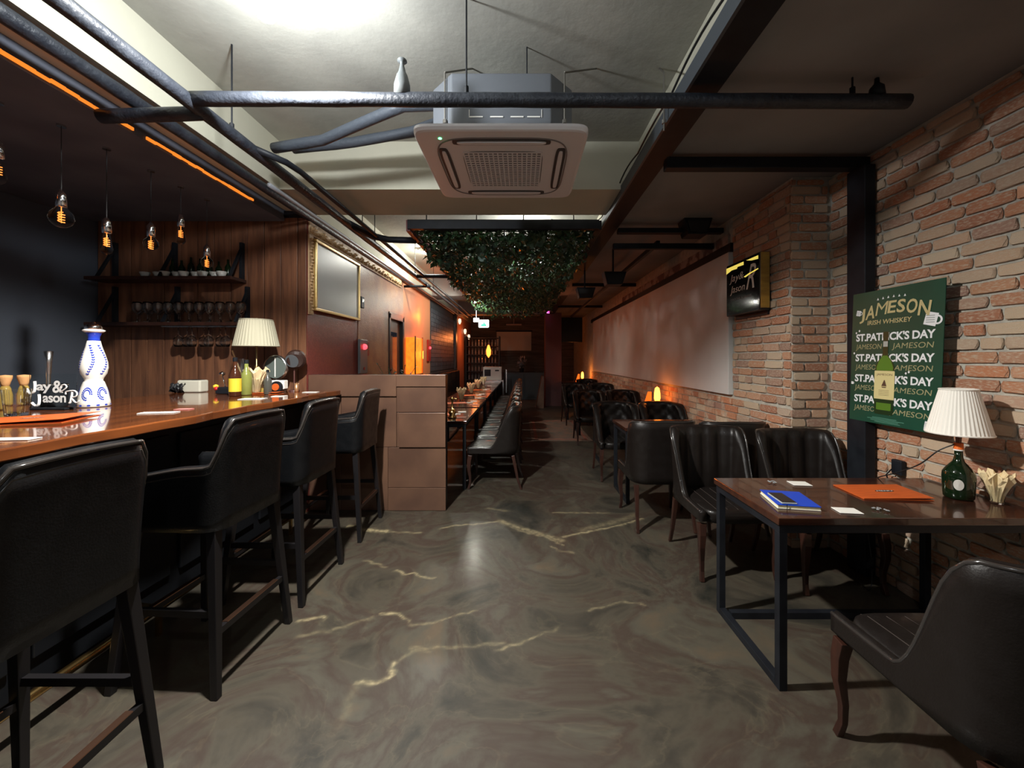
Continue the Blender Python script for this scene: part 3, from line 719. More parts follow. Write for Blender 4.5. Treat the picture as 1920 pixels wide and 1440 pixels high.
for g_ in range(6):
    c0 = -PI/2+g_*PI/3+.35
    for k in range(13):
        f = k/12; z = .20+.17*f; ang = c0+.42*math.sin(f*PI*1.0)
        for s_ in (-1, 1): leafd(ang+s_*.06, z, PI/2-s_*.8)
    for k in range(14):
        a = k/14*PI*1.6; leafd(c0+.0+.33*math.cos(a), .08+.036*math.sin(a), a+PI/2+.4)
        leafd(c0+.22*math.cos(a), .08+.024*math.sin(a), a+PI/2-.5, .009)
for k in range(12): leafd(k*PI/6, .012, 0, .022, .006)
lf.build('painted_leaves', blue, cb)
# Jay& Jason R sign
p = on_bar(96, 768)
sg = thing('script_sign', 'small clear stand with white script lettering reading Jay& Jason R, on the bar', 'sign', p)
d = bm(); fn = lambda x, y: (x, 0, y)
W_ = 2.34/760
def L2(cx_, cy_): return ((cx_-96*8)/8*p.y/760, (1180-cy_)/8*p.y/760)
def txt_at(b, s_, x0, y0, x1, y1, **k):
    a = L2(x0, y1); c = L2(x1, y0); text(b, s_, a[0], a[1], c[0]-a[0], c[1]-a[1], fn, **k)
txt_at(d, 'ay', 545, 800, 770, 935, offset=.025, spacing=.92)
txt_at(d, 'ason', 640, 970, 990, 1075, offset=.025, spacing=.92)
txt_at(d, '&', 785, 745, 950, 930, offset=.02)
def stroke(b, pts, r):
    P_ = []
    for i in range(len(pts)-1):
        p0, p1, p2, p3 = [Vector((*L2(*pts[min(max(j,0),len(pts)-1)]), 0)) for j in (i-1, i, i+1, i+2)]
        for k in range(5):
            t_ = k/5; P_.append(.5*((2*p1)+(p2-p0)*t_+(2*p0-5*p1+4*p2-p3)*t_*t_+(3*p1-p0-3*p2+p3)*t_**3))
    P_.append(Vector((*L2(*pts[-1]), 0)))
    b.tube([(q.x, 0, q.y) for q in P_], r, 6)
k8 = p.y/760/8
stroke(d, [(520,755),(525,830),(515,900),(480,930),(440,915),(415,885),(425,870)], 17*k8)
stroke(d, [(585,950),(590,1030),(580,1100),(545,1125),(505,1105),(480,1075)], 17*k8)
stroke(d, [(900,920),(960,880),(1000,840),(975,805),(930,815),(905,850)], 9*k8)
stroke(d, [(1085,915),(1070,1000),(1055,1070),(1040,1080)], 14*k8)
stroke(d, [(985,950),(990,915),(1040,900),(1110,895),(1155,930),(1140,980),(1080,1000),(1100,1040),(1140,1075),(1180,1060),(1185,1035)], 10*k8)
d.build('lettering', mat('white_acrylic', (.88,.88,.86), .4), sg)
bm().box(-.13, .14, .004, .007, .0, .205).build('clear_plate', glass_thin, sg)
bm().box(-.10, .10, -.02, .03, -.001, .012).build('foot', black_steel, sg, bevel=.003)
# crystal glass and cork-topped bottles
def tumbler(loc, r, h, label, name='crystal_tumbler', cat='glass', group=None):
    t = thing(name, label, cat, loc, group=group)
    bm().lathe([(r*.78,0),(r*.80,.004),(r*.9,h*.5),(r,h),(r-.003,h),(r*.86,h*.5),(r*.72,.015),(0,.014)], n=16).build('bowl', glass, t)
    return t
tumbler(on_bar(31, 779), .052, .135, 'cut crystal tumbler at the left end of the bar')
for k, (x, y, lab) in enumerate(((10, 768, 'cork-topped sauce bottle at the left edge of the bar'), (45, 766, 'cork-topped sauce bottle just left of the white script sign'))):
    q = on_bar(x, y); t = thing('cork_bottle', lab, 'bottle', q)
    bm().lathe([(.027,0),(.029,.01),(.029,.09),(.022,.12),(.016,.135)], n=16).build('glass_body', mat('amber_oil', (.30,.20,.05), .1, coat=.4), t, smooth=True)
    bm().lathe([(.015,.130),(.019,.150),(.027,.180),(.027,.195),(.0,.199)], n=14).build('cork', mat('cork', (.55,.28,.11), .8, bump=.3), t, smooth=True)
def muddler(q, h, lab):
    t = thing('steel_muddler', lab, 'bar tool', q)
    bm().lathe([(.0165,0),(.0165,.01),(.010,.03),(.009,h*.5),(.014,h*.8),(.020,h),(0,h+.004)], n=14).build('shaft', steel, t, smooth=True)
    return t
muddler(on_bar(91, 764.5), .335, 'tall flared steel tool standing behind the white script sign')
muddler(on_bar(189, 758), .30, 'steel tool half hidden behind the white ceramic bottle')
t = thing('tool_caddy', 'dark round caddy with steel rim behind the script sign', 'caddy', on_bar(102, 763)+Vector((0,.0,0)))
bm().lathe([(.055,0),(.058,.01),(.058,.13),(.052,.13),(.052,.012),(0,.012)], n=20).build('cup', black_steel, t, smooth=False)
bm().tube([(.056*math.cos(a*PI/10), .056*math.sin(a*PI/10), .135) for a in range(20)], .005, 6, closed=True).build('rim', steel, t)
def card(x, y, w_, d_, rz, m, label, name='coaster', z=ZT, h=.003, cat='coaster', group=None, par=None):
    q = px(x, y, Z=z); t = bm().box(-w_/2, w_/2, -d_/2, d_/2, 0, h).build(name, m, bevel=min(.001, h*.3)); t.location = q; t.rotation_euler = (0,0,rz)
    tag(t, label, cat, group); return t
def menu(x, y, z, w_, d_, rz, label, txt=True, cl=2.):
    q = px(x, y, Z=z); t = thing('menu', label, 'menu', q, rz)
    bm().box(-w_/2, w_/2, -d_/2, d_/2, 0, .002).build('back_cover', orange_card, t)
    o = bm().box(0, w_, -d_/2, d_/2, .003, .005).build('front_cover', orange_card, t); o.location = (-w_/2, 0, 0); o.rotation_euler = (0, -math.radians(cl), 0)
    if txt:
        b = bm().pad(.045, .014, [(1,.0052),(1,.0058)], n=24, e=2, c=(w_*.55, 0, 0)); b.build('emblem', black_steel, o)
        b = MB(); text(b, 'MENU', w_*.55-.04, -.008, .08, .016, lambda a, c: (a, c, .0062), offset=.02, shear=.3); b.build('lettering', white_m, o)
    return t
menu(50, 789, ZT, .40, .28, .35, 'bright orange menu folder lying at the left end of the bar')
card(298, 774, .17, .06, .2, white_m, 'long white card on the bar right of the ceramic bottle', 'paper_card', cat='card')
card(345, 767.5, .08, .05, .1, mat('pink_paper', (.6,.2,.18), .6), 'small pink card beside the long white card', 'paper_card', cat='card')
card(20, 824, .16, .05, .1, white_m, 'white card at the very left edge of the bar', 'paper_card', cat='card')
menu(484, 739, ZT, .36, .10, .05, 'orange-red menu folder in front of the pleated lamp on the bar', False)
card(474, 748, .16, .09, .1, white_m, 'white coaster on the bar in front of the folded menu')
card(524, 743, .10, .06, .1, white_m, 'white coaster on the bar under the menu corner')
card(583, 735.5, .12, .07, .1, white_m, 'white coaster at the far end of the bar by the divider')
# napkin box with crumpled cloth
t = thing('napkin_box', 'cream napkin box with a black crumpled cloth over its left side', 'box', px(362, 735, Z=ZT))
bm().box(-.10,.10,-.05,.05,0,.105).build('box_body', mat('cream_plastic', (.62,.60,.50), .4), t, bevel=.012)
bm().box(-.07,.07,-.035,.035,.105,.108).build('slot', dark, t)
b = MB(); vs = []; n_ = 12
for i in range(n_):
    for j in range(8):
        a = i/(n_-1); c = j/7; vs.append((-.13+.11*a+.01*math.sin(j*3), -.06-.03*math.sin(c*PI)-.012*math.sin(i*2.3+j), .075*c+.012*math.sin(i*1.7+j*2)))
b.add(vs, [(i*8+j,(i+1)*8+j,(i+1)*8+j+1,i*8+j+1) for i in range(n_-1) for j in range(7)])
b.build('cloth', mat('black_cloth', (.02,.02,.022), .35), t, smooth=True)
# shaded table lamp on bar
def lamp_shade(t, r0, r1, z0, z1, m, pleats=36, name='lamp_shade'):
    b = MB(); n_ = pleats*2; vs = []
    for (r, z) in ((r0,z0),(r1,z1)):
        for j in range(n_):
            a = 2*PI*j/n_; rr = r*(1+(.012 if j % 2 else -.012)); vs.append((rr*math.cos(a), rr*math.sin(a), z))
    b.add(vs, [(j,(j+1) % n_, n_+(j+1) % n_, n_+j) for j in range(n_)])
    o = b.build(name, m, t); s = o.modifiers.new('s','SOLIDIFY'); s.thickness = .003
    for r, z in ((r0,z0),(r1,z1)): bm().tube([(r*1.005*math.cos(2*PI*j/40), r*1.005*math.sin(2*PI*j/40), z) for j in range(40)], .004, 5, closed=True).build('trim_band', m, o)
    return o
YL = 3.45
q = px(481, 672+.293*760/YL, Y=YL)
t = thing('table_lamp', 'table lamp with a wide cream pleated shade near the end of the bar', 'lamp', q)
lamp_shade(t, .170, .124, px(0,649,Y=YL).z-ZT, px(0,600,Y=YL).z-ZT, shade_m, 40)
bm().lathe([(.07,0),(.07,.012),(.012,.02),(.008,.05),(.012,.20),(.02,.22),(.008,.24),(.008,.62),(.012,.63),(0,.64)], n=16).build('stand', mat('lamp_brass', (.35,.24,.12), .35, metal=1), t, smooth=True)
bm().lathe([(.018,.42),(.02,.47),(.0,.48)], n=12).build('bulb_socket', black_steel, t)
# liquor bottles near the lamp
def bottle(x, Yb, h, r, m, label, lm=None, capm=None, name='liquor_bottle', neck=.35):
    q = px(x, 700, Y=Yb); q.z = ZT; t = thing(name, label, 'bottle', q)
    bm().lathe([(r*.9,0),(r,.006),(r,h*.55),(r*.8,h*.63),(r*neck,h*.74),(r*neck,h*.93)], n=18).build('glass_body', m, t, smooth=True)
    if lm: bm().lathe([(r+.001,h*.12),(r+.001,h*.46)], n=18, caps=False).build('paper_label', lm, t)
    bm().lathe([(r*neck*1.15,h*.90),(r*neck*1.15,h),(0,h+.002)], n=14).build('cap', capm or black_steel, t)
    return t
yl = mat('yellow_label', (.75,.55,.04), .5)
bottle(441, 3.15, .30, .042, mat('red_brown_glass', (.06,.02,.01), .1, coat=.5), 'dark bottle with a yellow label left of the pleated lamp', yl)
bottle(462, 3.25, .28, .04, mat('olive_glass', (.22,.24,.06), .08, coat=.5), 'olive green bottle under the pleated lamp')
bottle(502, 3.3, .20, .03, mat('smoky_glass', (.07,.07,.06), .08, coat=.5), 'small smoky bottle beside the round dial')
t = thing('mixing_glass', 'tapered mixing glass with a wooden stick left of the napkins', 'glass', px(454, 737, Z=ZT))
bm().lathe([(.028,.0),(.03,.005),(.035,.15),(.062,.29),(.060,.29),(.032,.15),(.026,.01),(0,.01)], n=16).build('bowl', glass, t)
bm().tube([(-.085,0,.36),(.01,0,.12)], .006, 6).build('stick', mat('pale_wood', (.6,.4,.2), .6), t)
def napkins(q, s_, label):
    t = thing('napkin_glass', label, 'glass', q)
    bm().lathe([(.024*s_,0),(.026*s_,.004),(.033*s_,.05*s_),(.046*s_,.10*s_),(.044*s_,.10*s_),(.031*s_,.05*s_),(.022*s_,.012),(0,.011)], n=10).build('bowl', glass, t)
    b = MB(); n_ = 26; vs = []
    rings = ((.018,.012),(.030,.06),(.044,.105),(.066,.150),(.062,.165),(.030,.125),(.0,.10))
    for i, (r, z) in enumerate(rings):
        for j in range(n_):
            a = 2*PI*j/n_; w_ = 1+.16*math.sin(j*2.1+i)+.10*math.sin(j*4.3)*(i > 1)
            vs.append((r*w_*math.cos(a)*s_, r*w_*math.sin(a)*s_, (z+(.016*math.sin(j*1.7) if 2 < i < 5 else 0))*s_))
    b.add(vs, [(i*n_+j, i*n_+(j+1) % n_, (i+1)*n_+(j+1) % n_, (i+1)*n_+j) for i in range(len(rings)-1) for j in range(n_)])
    b.build('folded_napkins', paper_m, t); return t
napkins(px(480, 738.5, Z=ZT), 1.25, 'glass stuffed with tan napkins in front of the lamp on the bar')
# round dial
t = thing('round_dial', 'round silver-rimmed dial with a white pointer on a stand', 'clock', Vector((-2.17, 3.58, ZT)))
R_ = .098; cz = .215
bm().lathe([(R_,-.02),(R_+.012,-.012),(R_+.012,.012),(R_,.02)], n=32, caps=False).xf(Matrix.Translation((0,0,cz)) @ Matrix.Rotation(PI/2,4,'X')).build('rim', steel, t, smooth=True)
bm().lathe([(R_,-.008),(R_,.008)], n=32).xf(Matrix.Translation((0,0,cz)) @ Matrix.Rotation(PI/2,4,'X')).build('dial_face', mat('dial_grey', (.10,.12,.11), .2), t)
bm().box(-.004,.004,-.014,-.010,cz-.085,cz+.085).build('pointer', white_m, t)
bm().tube([(-.05,.0,.0),(0,0,.11)], .008, 6).tube([(.05,0,0),(0,0,.11)], .008, 6).box(-.07,.07,-.03,.03,0,.012).build('stand', steel, t)
# round black drum lamp on pole
t = thing('drum_spotlight', 'round black drum-shaped lamp head on a thin brown pole at the end of the bar', 'lamp', Vector((-2.03, 3.62, ZT)))
bm().lathe([(.0,-.05),(.075,-.05),(.082,-.03),(.082,.03),(.06,.05),(0,.055)], n=24).xf(Matrix.Translation((.015,0,.285)) @ Matrix.Rotation(PI/2+.3,4,'X')@ Matrix.Rotation(.4,4,'Y')).build('head', mat('dark_brown_metal', (.03,.015,.012), .35), t)
bm().lathe([(0,0),(.058,.0),(.058,.004)], n=24).xf(Matrix.Translation((.012,-.058,.27)) @ Matrix.Rotation(PI/2+.3,4,'X')).build('lens', mat('lens_grey', (.08,.09,.10), .15), t)
bm().tube([(0,0,0),(0,0,.24)], .007, 8).lathe([(.045,0),(.04,.012),(0,.014)], n=16).build('pole', mat('pole_brown', (.09,.035,.03), .4), t)
# little white cube with orange disc
t = thing('toy_truck', 'little white box on a black wheel with an orange hub on the bar', 'toy', px(521, 736, Z=ZT))
bm().box(-.065,.065,-.02,.04,.03,.105).build('box_body', white_m, t, bevel=.006)
bm().lathe([(.048,-.012),(.05,0),(.048,.012)], n=24).xf(Matrix.Translation((.01,-.035,.05)) @ Matrix.Rotation(PI/2,4,'X')).build('wheel', black_steel, t)
bm().lathe([(.03,-.004),(.03,.004)], n=20).xf(Matrix.Translation((.01,-.05,.05)) @ Matrix.Rotation(PI/2,4,'X')).build('hub', orange_card, t)
t = tag(bm().lathe([(.016,0),(.018,.005),(.020,.075),(.018,.075),(0,.01)], n=14).build('copper_cup', mat('copper', (.75,.42,.22), .3, metal=.8), loc=px(556, 734.5, Z=ZT), smooth=True), 'small copper cup at the end of the bar', 'cup')
t = tag(bm().lathe([(.035,0),(.040,.006),(.042,.045),(.038,.045),(0,.01)], n=14).build('mustard_pot', mat('mustard', (.35,.25,.05), .4), loc=px(493, 737, Z=ZT)), 'small mustard coloured pot beside the toy', 'pot')
t = thing('bar_tray', 'low black condiment tray with a spoon left of the bottles', 'tray', px(425, 738, Z=ZT))
bm().box(-.06,.12,-.05,.05,0,.055).build('tray_box', black_steel, t, bevel=.008)
bm().tube([(-.01,0,.05),(-.035,0,.15)], .004, 6).lathe([(0,-.02),(.022,-.008),(.022,.008),(0,.02)], (-.038,0,.165), 12).build('spoon', chrome, t, smooth=True)
bm().lathe([(0,-.02),(.02,-.01),(.02,.01),(0,.02)], (-.075,-.02,.06), 12).build('yellow_ball', yl, t, smooth=True)
bm().lathe([(0,-.018),(.018,-.009),(.018,.009),(0,.018)], (-.055,-.04,.045), 12).build('red_ball', mat('red_gloss', (.5,.02,.02), .3), t, smooth=True)

# ---- shelves with glasses on plank wall
def shelf(z, x0, x1, label, YS=3.58):
    t = thing('wall_shelf', label, 'shelf', (0, 0, z))
    bm().box(x0, x1, YS-.02, 3.76, -.03, 0).build('board', dark_wood, t, bevel=.004)
    for xb in (x1-.03, (x0+x1)/2, x0+.1): bm().box(xb-.012, xb+.012, 3.72, 3.76, -.03, .34).bar((xb, YS, .0), (xb, 3.74, .30), .02).build('bracket', black_steel, t)
    return t
zs = px(0, 604, Y=3.58).z; zu = px(0, 518, Y=3.58).z
shelf(zs, -3.85, -2.50, 'lower dark shelf of glassware on the plank wall')
shelf(zu, -3.85, -2.55, 'upper dark shelf of small cups on the plank wall')
bpy.data.objects['wall_shelf'].children[1].scale = (1,1,1)
def wine_proto():
    t = thing('wine_glass', 'wine glass standing on the lower shelf', 'glass', group='wine glasses standing on the lower shelf')
    bm().lathe([(.032,0),(.03,.003),(.004,.008),(.004,.07),(.018,.08),(.036,.11),(.038,.15),(.031,.18),(.030,.18),(.036,.15),(.034,.112),(.0,.085)], n=12).build('bowl', glass, t, smooth=True)
    return t
wg = wine_proto(); wg.location = (-3.45, 3.66, zs+.001)
i = 0
for r in range(2):
    for k in range(11):
        if r == 0 and k == 0: continue
        dup(wg, (-3.45+.092*k+.03*r, 3.66-.055*r*1., zs+.001), random.random()*3, wg['label'])
hg = copy_tree(wg); hg.name = 'hanging_wine_glass'; hg['label'] = 'wine glass hanging upside down under the lower shelf'; hg['group'] = 'wine glasses hanging under the lower shelf'
hg.location = (-3.1, 3.66, zs-.035); hg.rotation_euler = (PI, 0, 0)
for k in range(7): c = copy_tree(hg); c.location = (-3.02+.075*k, 3.66-.04*(k % 2), zs-.035)
t = thing('hanging_rack', 'slim metal rack under the lower shelf that holds the upside-down glasses', 'rack', (0,0,zs-.031))
for k in range(4): bm().bar((-3.2, 3.60+.03*k, -.006), (-2.52, 3.60+.03*k, -.006), .005).build('rail', steel, t)
cp = tag(bm().lathe([(.02,0),(.024,.004),(.042,.05),(.040,.05),(.02,.008),(0,.006)], n=12).build('small_cup', mat('pale_ceramic', (.5,.5,.46), .3), smooth=True), 'small pale cup on the upper shelf', 'cup', 'small cups on the upper shelf')
cp.location = (-3.4, 3.66, zu+.001)
for k in range(8):
    c = cp.copy(); C.objects.link(c); c.location = (-3.28+.085*k, 3.66-.03*(k % 2), zu+.001)
for k in range(7):
    q = thing('shelf_bottle', 'dark bottle standing at the back of the upper shelf', 'bottle', (-3.2+.085*k, 3.715, zu+.001), group='dark bottles on the upper shelf')
    hh = .16+.04*random.random(); bm().lathe([(.024,0),(.026,.005),(.026,hh*.6),(.010,hh*.78),(.010,hh),(0,hh)], n=10).build('glass_body', green_glass, q, smooth=True)
# ---- pendant bulbs over the bar
def coil(b, h, r, turns, z0, rt=.0025):
    b.tube([(r*math.cos(k*.5), r*math.sin(k*.5), z0+h*k/(turns*12.6)) for k in range(int(turns*12.6)+1)], rt, 5)
shapes = {'globe': [(0,-.108),(.022,-.104),(.042,-.088),(.052,-.060),(.046,-.030),(.026,-.006),(.018,.008),(.016,.02)],
          'pear': [(0,-.125),(.018,-.122),(.029,-.104),(.029,-.088),(.022,-.05),(.017,-.01),(.016,.02)]}
fil = mat('filament', (1,.4,.1), .4, emit=.9, ecol=(1,.24,.04))
pend = [(-4, 315, 'pear', 2.0, 'leftmost pendant bulb, cut off by the left edge'), (115, 405, 'globe', 2.2, 'wide flattened globe pendant bulb over the bar'), (200, 452, 'pear', 2.44, 'narrow pear pendant bulb right of the wide globe'),
        (283, 457, 'globe', 2.73, 'round pendant bulb in the middle of the row'), (339, 437, 'pear', 2.98, 'pendant bulb hanging highest, with a bright core'), (388, 492, 'globe', 3.22, 'rightmost pendant bulb, lowest of the row')]
for k, (a, c, shp, Yp, lab) in enumerate(pend):
    q = px(a, c, Y=Yp); q.z += .045; t = thing('pendant_bulb', lab + ' on a thin cord', 'pendant lamp', q, group='pendant bulbs over the bar')
    s_ = 1.0 if shp == 'pear' else (1.0 if k == 1 else .82)
    bm().lathe([(r*s_, z*s_) for r, z in shapes[shp]], n=20).build('glass_bulb', glass_thin, t, smooth=True)
    b = MB(); coil(b, .05, .011, 4, -.078); b.tube([(0,0,-.08),(0,0,.01)], .002, 5).build('filament', fil, t, smooth=True)
    bm().lathe([(.019,0),(.023,.004),(.023,.070),(.014,.085),(.005,.10)], n=14).build('socket', chrome, t, smooth=True)
    bm().tube([(0,0,.095),(0,0,2.70-q.z)], .0022, 5).build('cord', mat('cord_black', (.02,.02,.02), .6), t)
    bm().lathe([(.02,2.69-q.z),(.02,2.70-q.z)], n=10).build('ceiling_cap', steel, t)
# ---- picture, alarm, panel on side wall
XW = -1.994
a0 = px(587, 450, X=XW); a1 = px(668, 595, X=XW)
pf = thing('framed_screen', 'framed pale grey projection picture in a gold frame on the maroon wall', 'picture', (XW, 3.9, 1.92))
bm().box(0,.02,0,1.0,.0,.63).build('canvas', mat('pale_canvas', (.36,.38,.37), .35), pf)
for (y0,y1,z0,z1) in ((-.03,1.03,-.03,0),(-.03,1.03,.63,.66),(-.03,0,0,.63),(1.0,1.03,0,.63)): bm().box(0,.035,y0,y1,z0,z1).build('frame_bar', gold_m, pf, bevel=.006)
t = thing('wall_intercom', 'small black wall unit right of the gold framed picture', 'intercom', px(676, 567, X=XW))
bm().box(0,.03,-.05,.05,-.07,.07).build('case', black_steel, t, bevel=.006); bm().box(.03,.034,-.03,.03,.0,.04).build('small_screen', mat('lcd', (.15,.18,.2), .2), t)
t = thing('fire_alarm', 'tall grey fire alarm panel with a glowing red lamp on the maroon wall', 'fire alarm', px(678, 700, X=XW))
bm().box(0,.03,-.12,.12,.0,.42).build('panel', mat('alarm_grey', (.13,.14,.15), .35), t, bevel=.005)
bm().box(.0,.02,.13,.20,.22,.40).build('side_plate', mat('alarm_red', (.25,.02,.02), .4), t, bevel=.003)
bm().lathe([(.035,0),(.033,.02),(.02,.035),(0,.04)], n=16).xf(Matrix.Translation((.03,0,.33)) @ Matrix.Rotation(PI/2,4,'Y')).build('alarm_lamp', mat('alarm_glow', (1,.02,.03), .3, emit=3, ecol=(1,.03,.04)), t, smooth=True)
bm().lathe([(.018,0),(.018,.008)], n=12).xf(Matrix.Translation((.03,0,.06)) @ Matrix.Rotation(PI/2,4,'Y')).build('call_button', MATS['alarm_red'], t)
t = thing('second_alarm', 'smaller red alarm lamp on the wall before the dark tiles', 'fire alarm', px(803, 655, X=XW))
bm().box(0,.03,-.12,.12,-.25,.2).build('panel', MATS['alarm_red'], t); bm().lathe([(.03,0),(.02,.03),(0,.035)], n=12).xf(Matrix.Translation((.03,0,.03)) @ Matrix.Rotation(PI/2,4,'Y')).build('alarm_lamp', MATS['alarm_glow'], t)
# amber lantern box
t = thing('amber_lantern', 'tall glowing amber lantern box against the left wall behind the divider', 'lantern', (-1.998, 7.22, 0))
bm().box(0,.16,-.24,.24,1.16,1.80).build('glowing_body', mat('amber_screen', (.85,.30,.04), .6, emit=.75, ecol=(1,.17,.006), col2=(.5,.12,.02), nscale=9), t, bevel=.01)
for y in (-.25,.25): bm().bar((.17,y,1.12),(.17,y,1.82), .02).build('post', brass, t)
bm().box(0,.18,-.26,.26,1.12,1.16).build('base_tray', black_wood, t)
# dry plant behind the divider
def plant(loc, label, n_, h, m, name='potted_plant', pot=True, seed=1, lw_=.02, ll=.06):
    rr = random.Random(seed); t = thing(name, label, 'plant', loc)
    if pot: bm().lathe([(.07,0),(.09,.14),(.083,.14),(.07,.12),(0,.12)], n=16).build('pot', black_steel, t)
    stems = MB(); lv = MB()
    for k in range(n_):
        a = rr.uniform(0, 2*PI); le = rr.uniform(.25, 1)*h; r = rr.uniform(.03, .16)*h/.4; pts = [(0,0,.1)]
        for i in range(1, 5):
            f = i/4; pts.append((r*math.cos(a)*f**1.4, r*math.sin(a)*f**1.4, .1+le*f))
        stems.tube(pts, .003, 4)
        for i in range(14):
            f = rr.uniform(.25, 1); j = min(3, int(f*4)); q = Vector(pts[j]).lerp(Vector(pts[j+1]), f*4-j if f < 1 else 1)
            d = Vector((rr.uniform(-1,1), rr.uniform(-1,1), rr.uniform(-.4,.9))).normalized(); s_ = d.cross(Vector((0,0,1))).normalized()*lw_*.5
            lv.add([q, q+d*ll*.5+s_, q+d*ll, q+d*ll*.5-s_], [(0,1,2,3)])
    stems.build('stems', mat('stem_green', (.06,.07,.03), .7), t); o = lv.build('foliage', m, t); o['kind'] = 'stuff'
    return t
leafm = mat('leaf_green', (.045,.085,.045), .4, col2=(.02,.04,.03), nscale=8)
plant(Vector((-1.42, 4.6, .75)), 'leafy dark plant rising behind the divider in front of the door', 12, .62, mat('dark_leaf', (.03,.05,.04), .5), seed=3)

# ================================================================= TRELLIS
TX0, TX1, TY0, TY1, TZ = -1.12, .76, 4.0, 10.0, 2.75
tl = thing('ceiling_trellis', 'black hanging steel trellis covered with dark ivy above the aisle', 'trellis', (0,0,0))
for a, c in (((TX0,TY0,TZ),(TX1,TY0,TZ)),((TX0,TY1,TZ),(TX1,TY1,TZ)),((TX1,TY0,TZ),(TX1,TY1,TZ))): bm().bar(a, c, .06, .09).build('rail', black_steel, tl)
bm().box(TX0-.02, TX0+.02, TY0, TY1, TZ-.06, TZ+.05).build('side_board', mat('red_brown_board', (.12,.025,.03), .5), tl)
g = bm()
for i in range(1, 12): x = TX0+(TX1-TX0)*i/12; g.bar((x,TY0,TZ),(x,TY1,TZ), .012)
for i in range(1, 30): y = TY0+(TY1-TY0)*i/30; g.bar((TX0,y,TZ),(TX1,y,TZ), .010)
g.build('grid_mesh', black_steel, tl)
for x in (-.95,-.45,.02,.52):
    for y in (4.05, 6.5, 8.7): bm().tube([(x,y,TZ),(x,y,ZS)], .006, 6).build('hanger_rod', black_steel, tl)
rr = random.Random(9)
def leaf_quad(b, q, ln, wd, up=False):
    d = Vector((rr.uniform(-1,1), rr.uniform(-1,1), rr.uniform(-1.0,.35))).normalized()
    s_ = d.cross(Vector((rr.uniform(-.4,.4),rr.uniform(-.4,.4),1))).normalized(); u = s_.cross(d)*wd*.25
    b.add([q, q+d*ln*.35+s_*wd*.5+u, q+d*ln, q+d*ln*.35-s_*wd*.5+u, q+d*ln*.5-u*.2], [(0,1,4),(1,2,4),(2,3,4),(3,0,4)])
def ivy_q():
    x = rr.uniform(TX0+.03, TX1-.02); y = TY0+.05+(TY1-TY0)*rr.random()**1.15
    edge = min((x-TX0), (TX1-x))/.5
    depth = (.10+.28*min(1, edge+.3))*(.55+.5*math.sin(x*5+y*2.1)**2)
    if y < 4.35: depth *= .55
    return Vector((x, y, TZ-.02-depth*rr.random()**1.3+.05))
ivy = MB()
for k in range(11500): leaf_quad(ivy, ivy_q(), rr.uniform(.05,.10), rr.uniform(.035,.07))
o = ivy.build('ivy_leaves', mat('ivy_leaf', (.045,.105,.035), .4, col2=(.018,.036,.026), nscale=4, coat=.2), tl); o['kind'] = 'stuff'
lm_ = MB()
for k in range(11):
    d_ = (k/10); q = Vector((0, 0, -.17*d_)); sd = -1 if k % 2 else 1
    pass
def euc(h, n_):
    b = MB()
    return b
leafmesh = []
for k in range(4):
    b = MB(); n_ = 10; rx, ry = (.032+.006*k), (.042+.004*k)
    vs = [(rx*math.cos(2*PI*j/n_), 0, ry*math.sin(2*PI*j/n_)-ry) for j in range(n_)]+[(0,.008,-ry)]
    b.add(vs, [(j,(j+1) % n_, n_) for j in range(n_)]); leafmesh.append(b.mesh('leaf', mat('eucalyptus', (.12,.20,.15), .45)))
for (cx_, cy_, Yq, n_) in ((868,458,4.6,7),(876,450,4.6,4),(900,455,4.5,10),(902,470,4.5,5),(940,470,4.7,6),(830,440,4.3,6),(850,430,4.3,5),(1010,450,4.4,6),(1060,440,4.35,6)):
    for k in range(n_):
        q = px(cx_+rr.uniform(-12,12), cy_+rr.uniform(-14,14), Y=Yq)
        o = bpy.data.objects.new('leaf', rr.choice(leafmesh)); C.objects.link(o); o.parent = tl; o.location = q; o.rotation_euler = (rr.uniform(-.5,.5), rr.uniform(-1.2,1.2), rr.uniform(-.9,.9))

# ================================================================= RIGHT WALL: poster, sign
TOP, HT, WT = 1.864, .842, .60
po = thing('poster', 'green hanging poster with white and gold lettering and a whiskey bottle print', 'poster', (2.248, 2.745, TOP))
def pm(u, v, d=0.): return (-d, -u*WT+.035*v, -v*HT)       # u right, v down
nseg = 8; b = MB(); vs = []
for i in range(nseg+1):
    for j in range(nseg+1):
        u = j/nseg; v = i/nseg; x, y, z = pm(u, v); vs.append((x+.012*v*0, y, z))
m_ = len(vs); vs += [(x+.003, y, z) for x, y, z in vs]
fs = []
for i in range(nseg):
    for j in range(nseg):
        a = i*(nseg+1)+j; fs += [(a,a+1,a+nseg+2,a+nseg+1),(a+m_,a+nseg+1+m_,a+nseg+2+m_,a+1+m_)]
b.add(vs, fs); b.build('sheet', mat('poster_green', (.010,.068,.040), .35, col2=(.008,.055,.033), nscale=4), po)
gold_t = mat('print_gold', (.56,.46,.22), .5); gold_d = mat('print_dull_gold', (.36,.33,.17), .5); wht = mat('print_white', (.80,.80,.80), .5)
def ptext(b, s_, u0, v0, u1, v1, d=.0012, **k):
    text(b, s_, u0, -v1, u1-u0, v1-v0, lambda x, y: pm(x, -y, d), **k)
A = MB(); lt = 'JAMESON'; ws = [.075,.125,.14,.10,.10,.12,.125]; u = .095
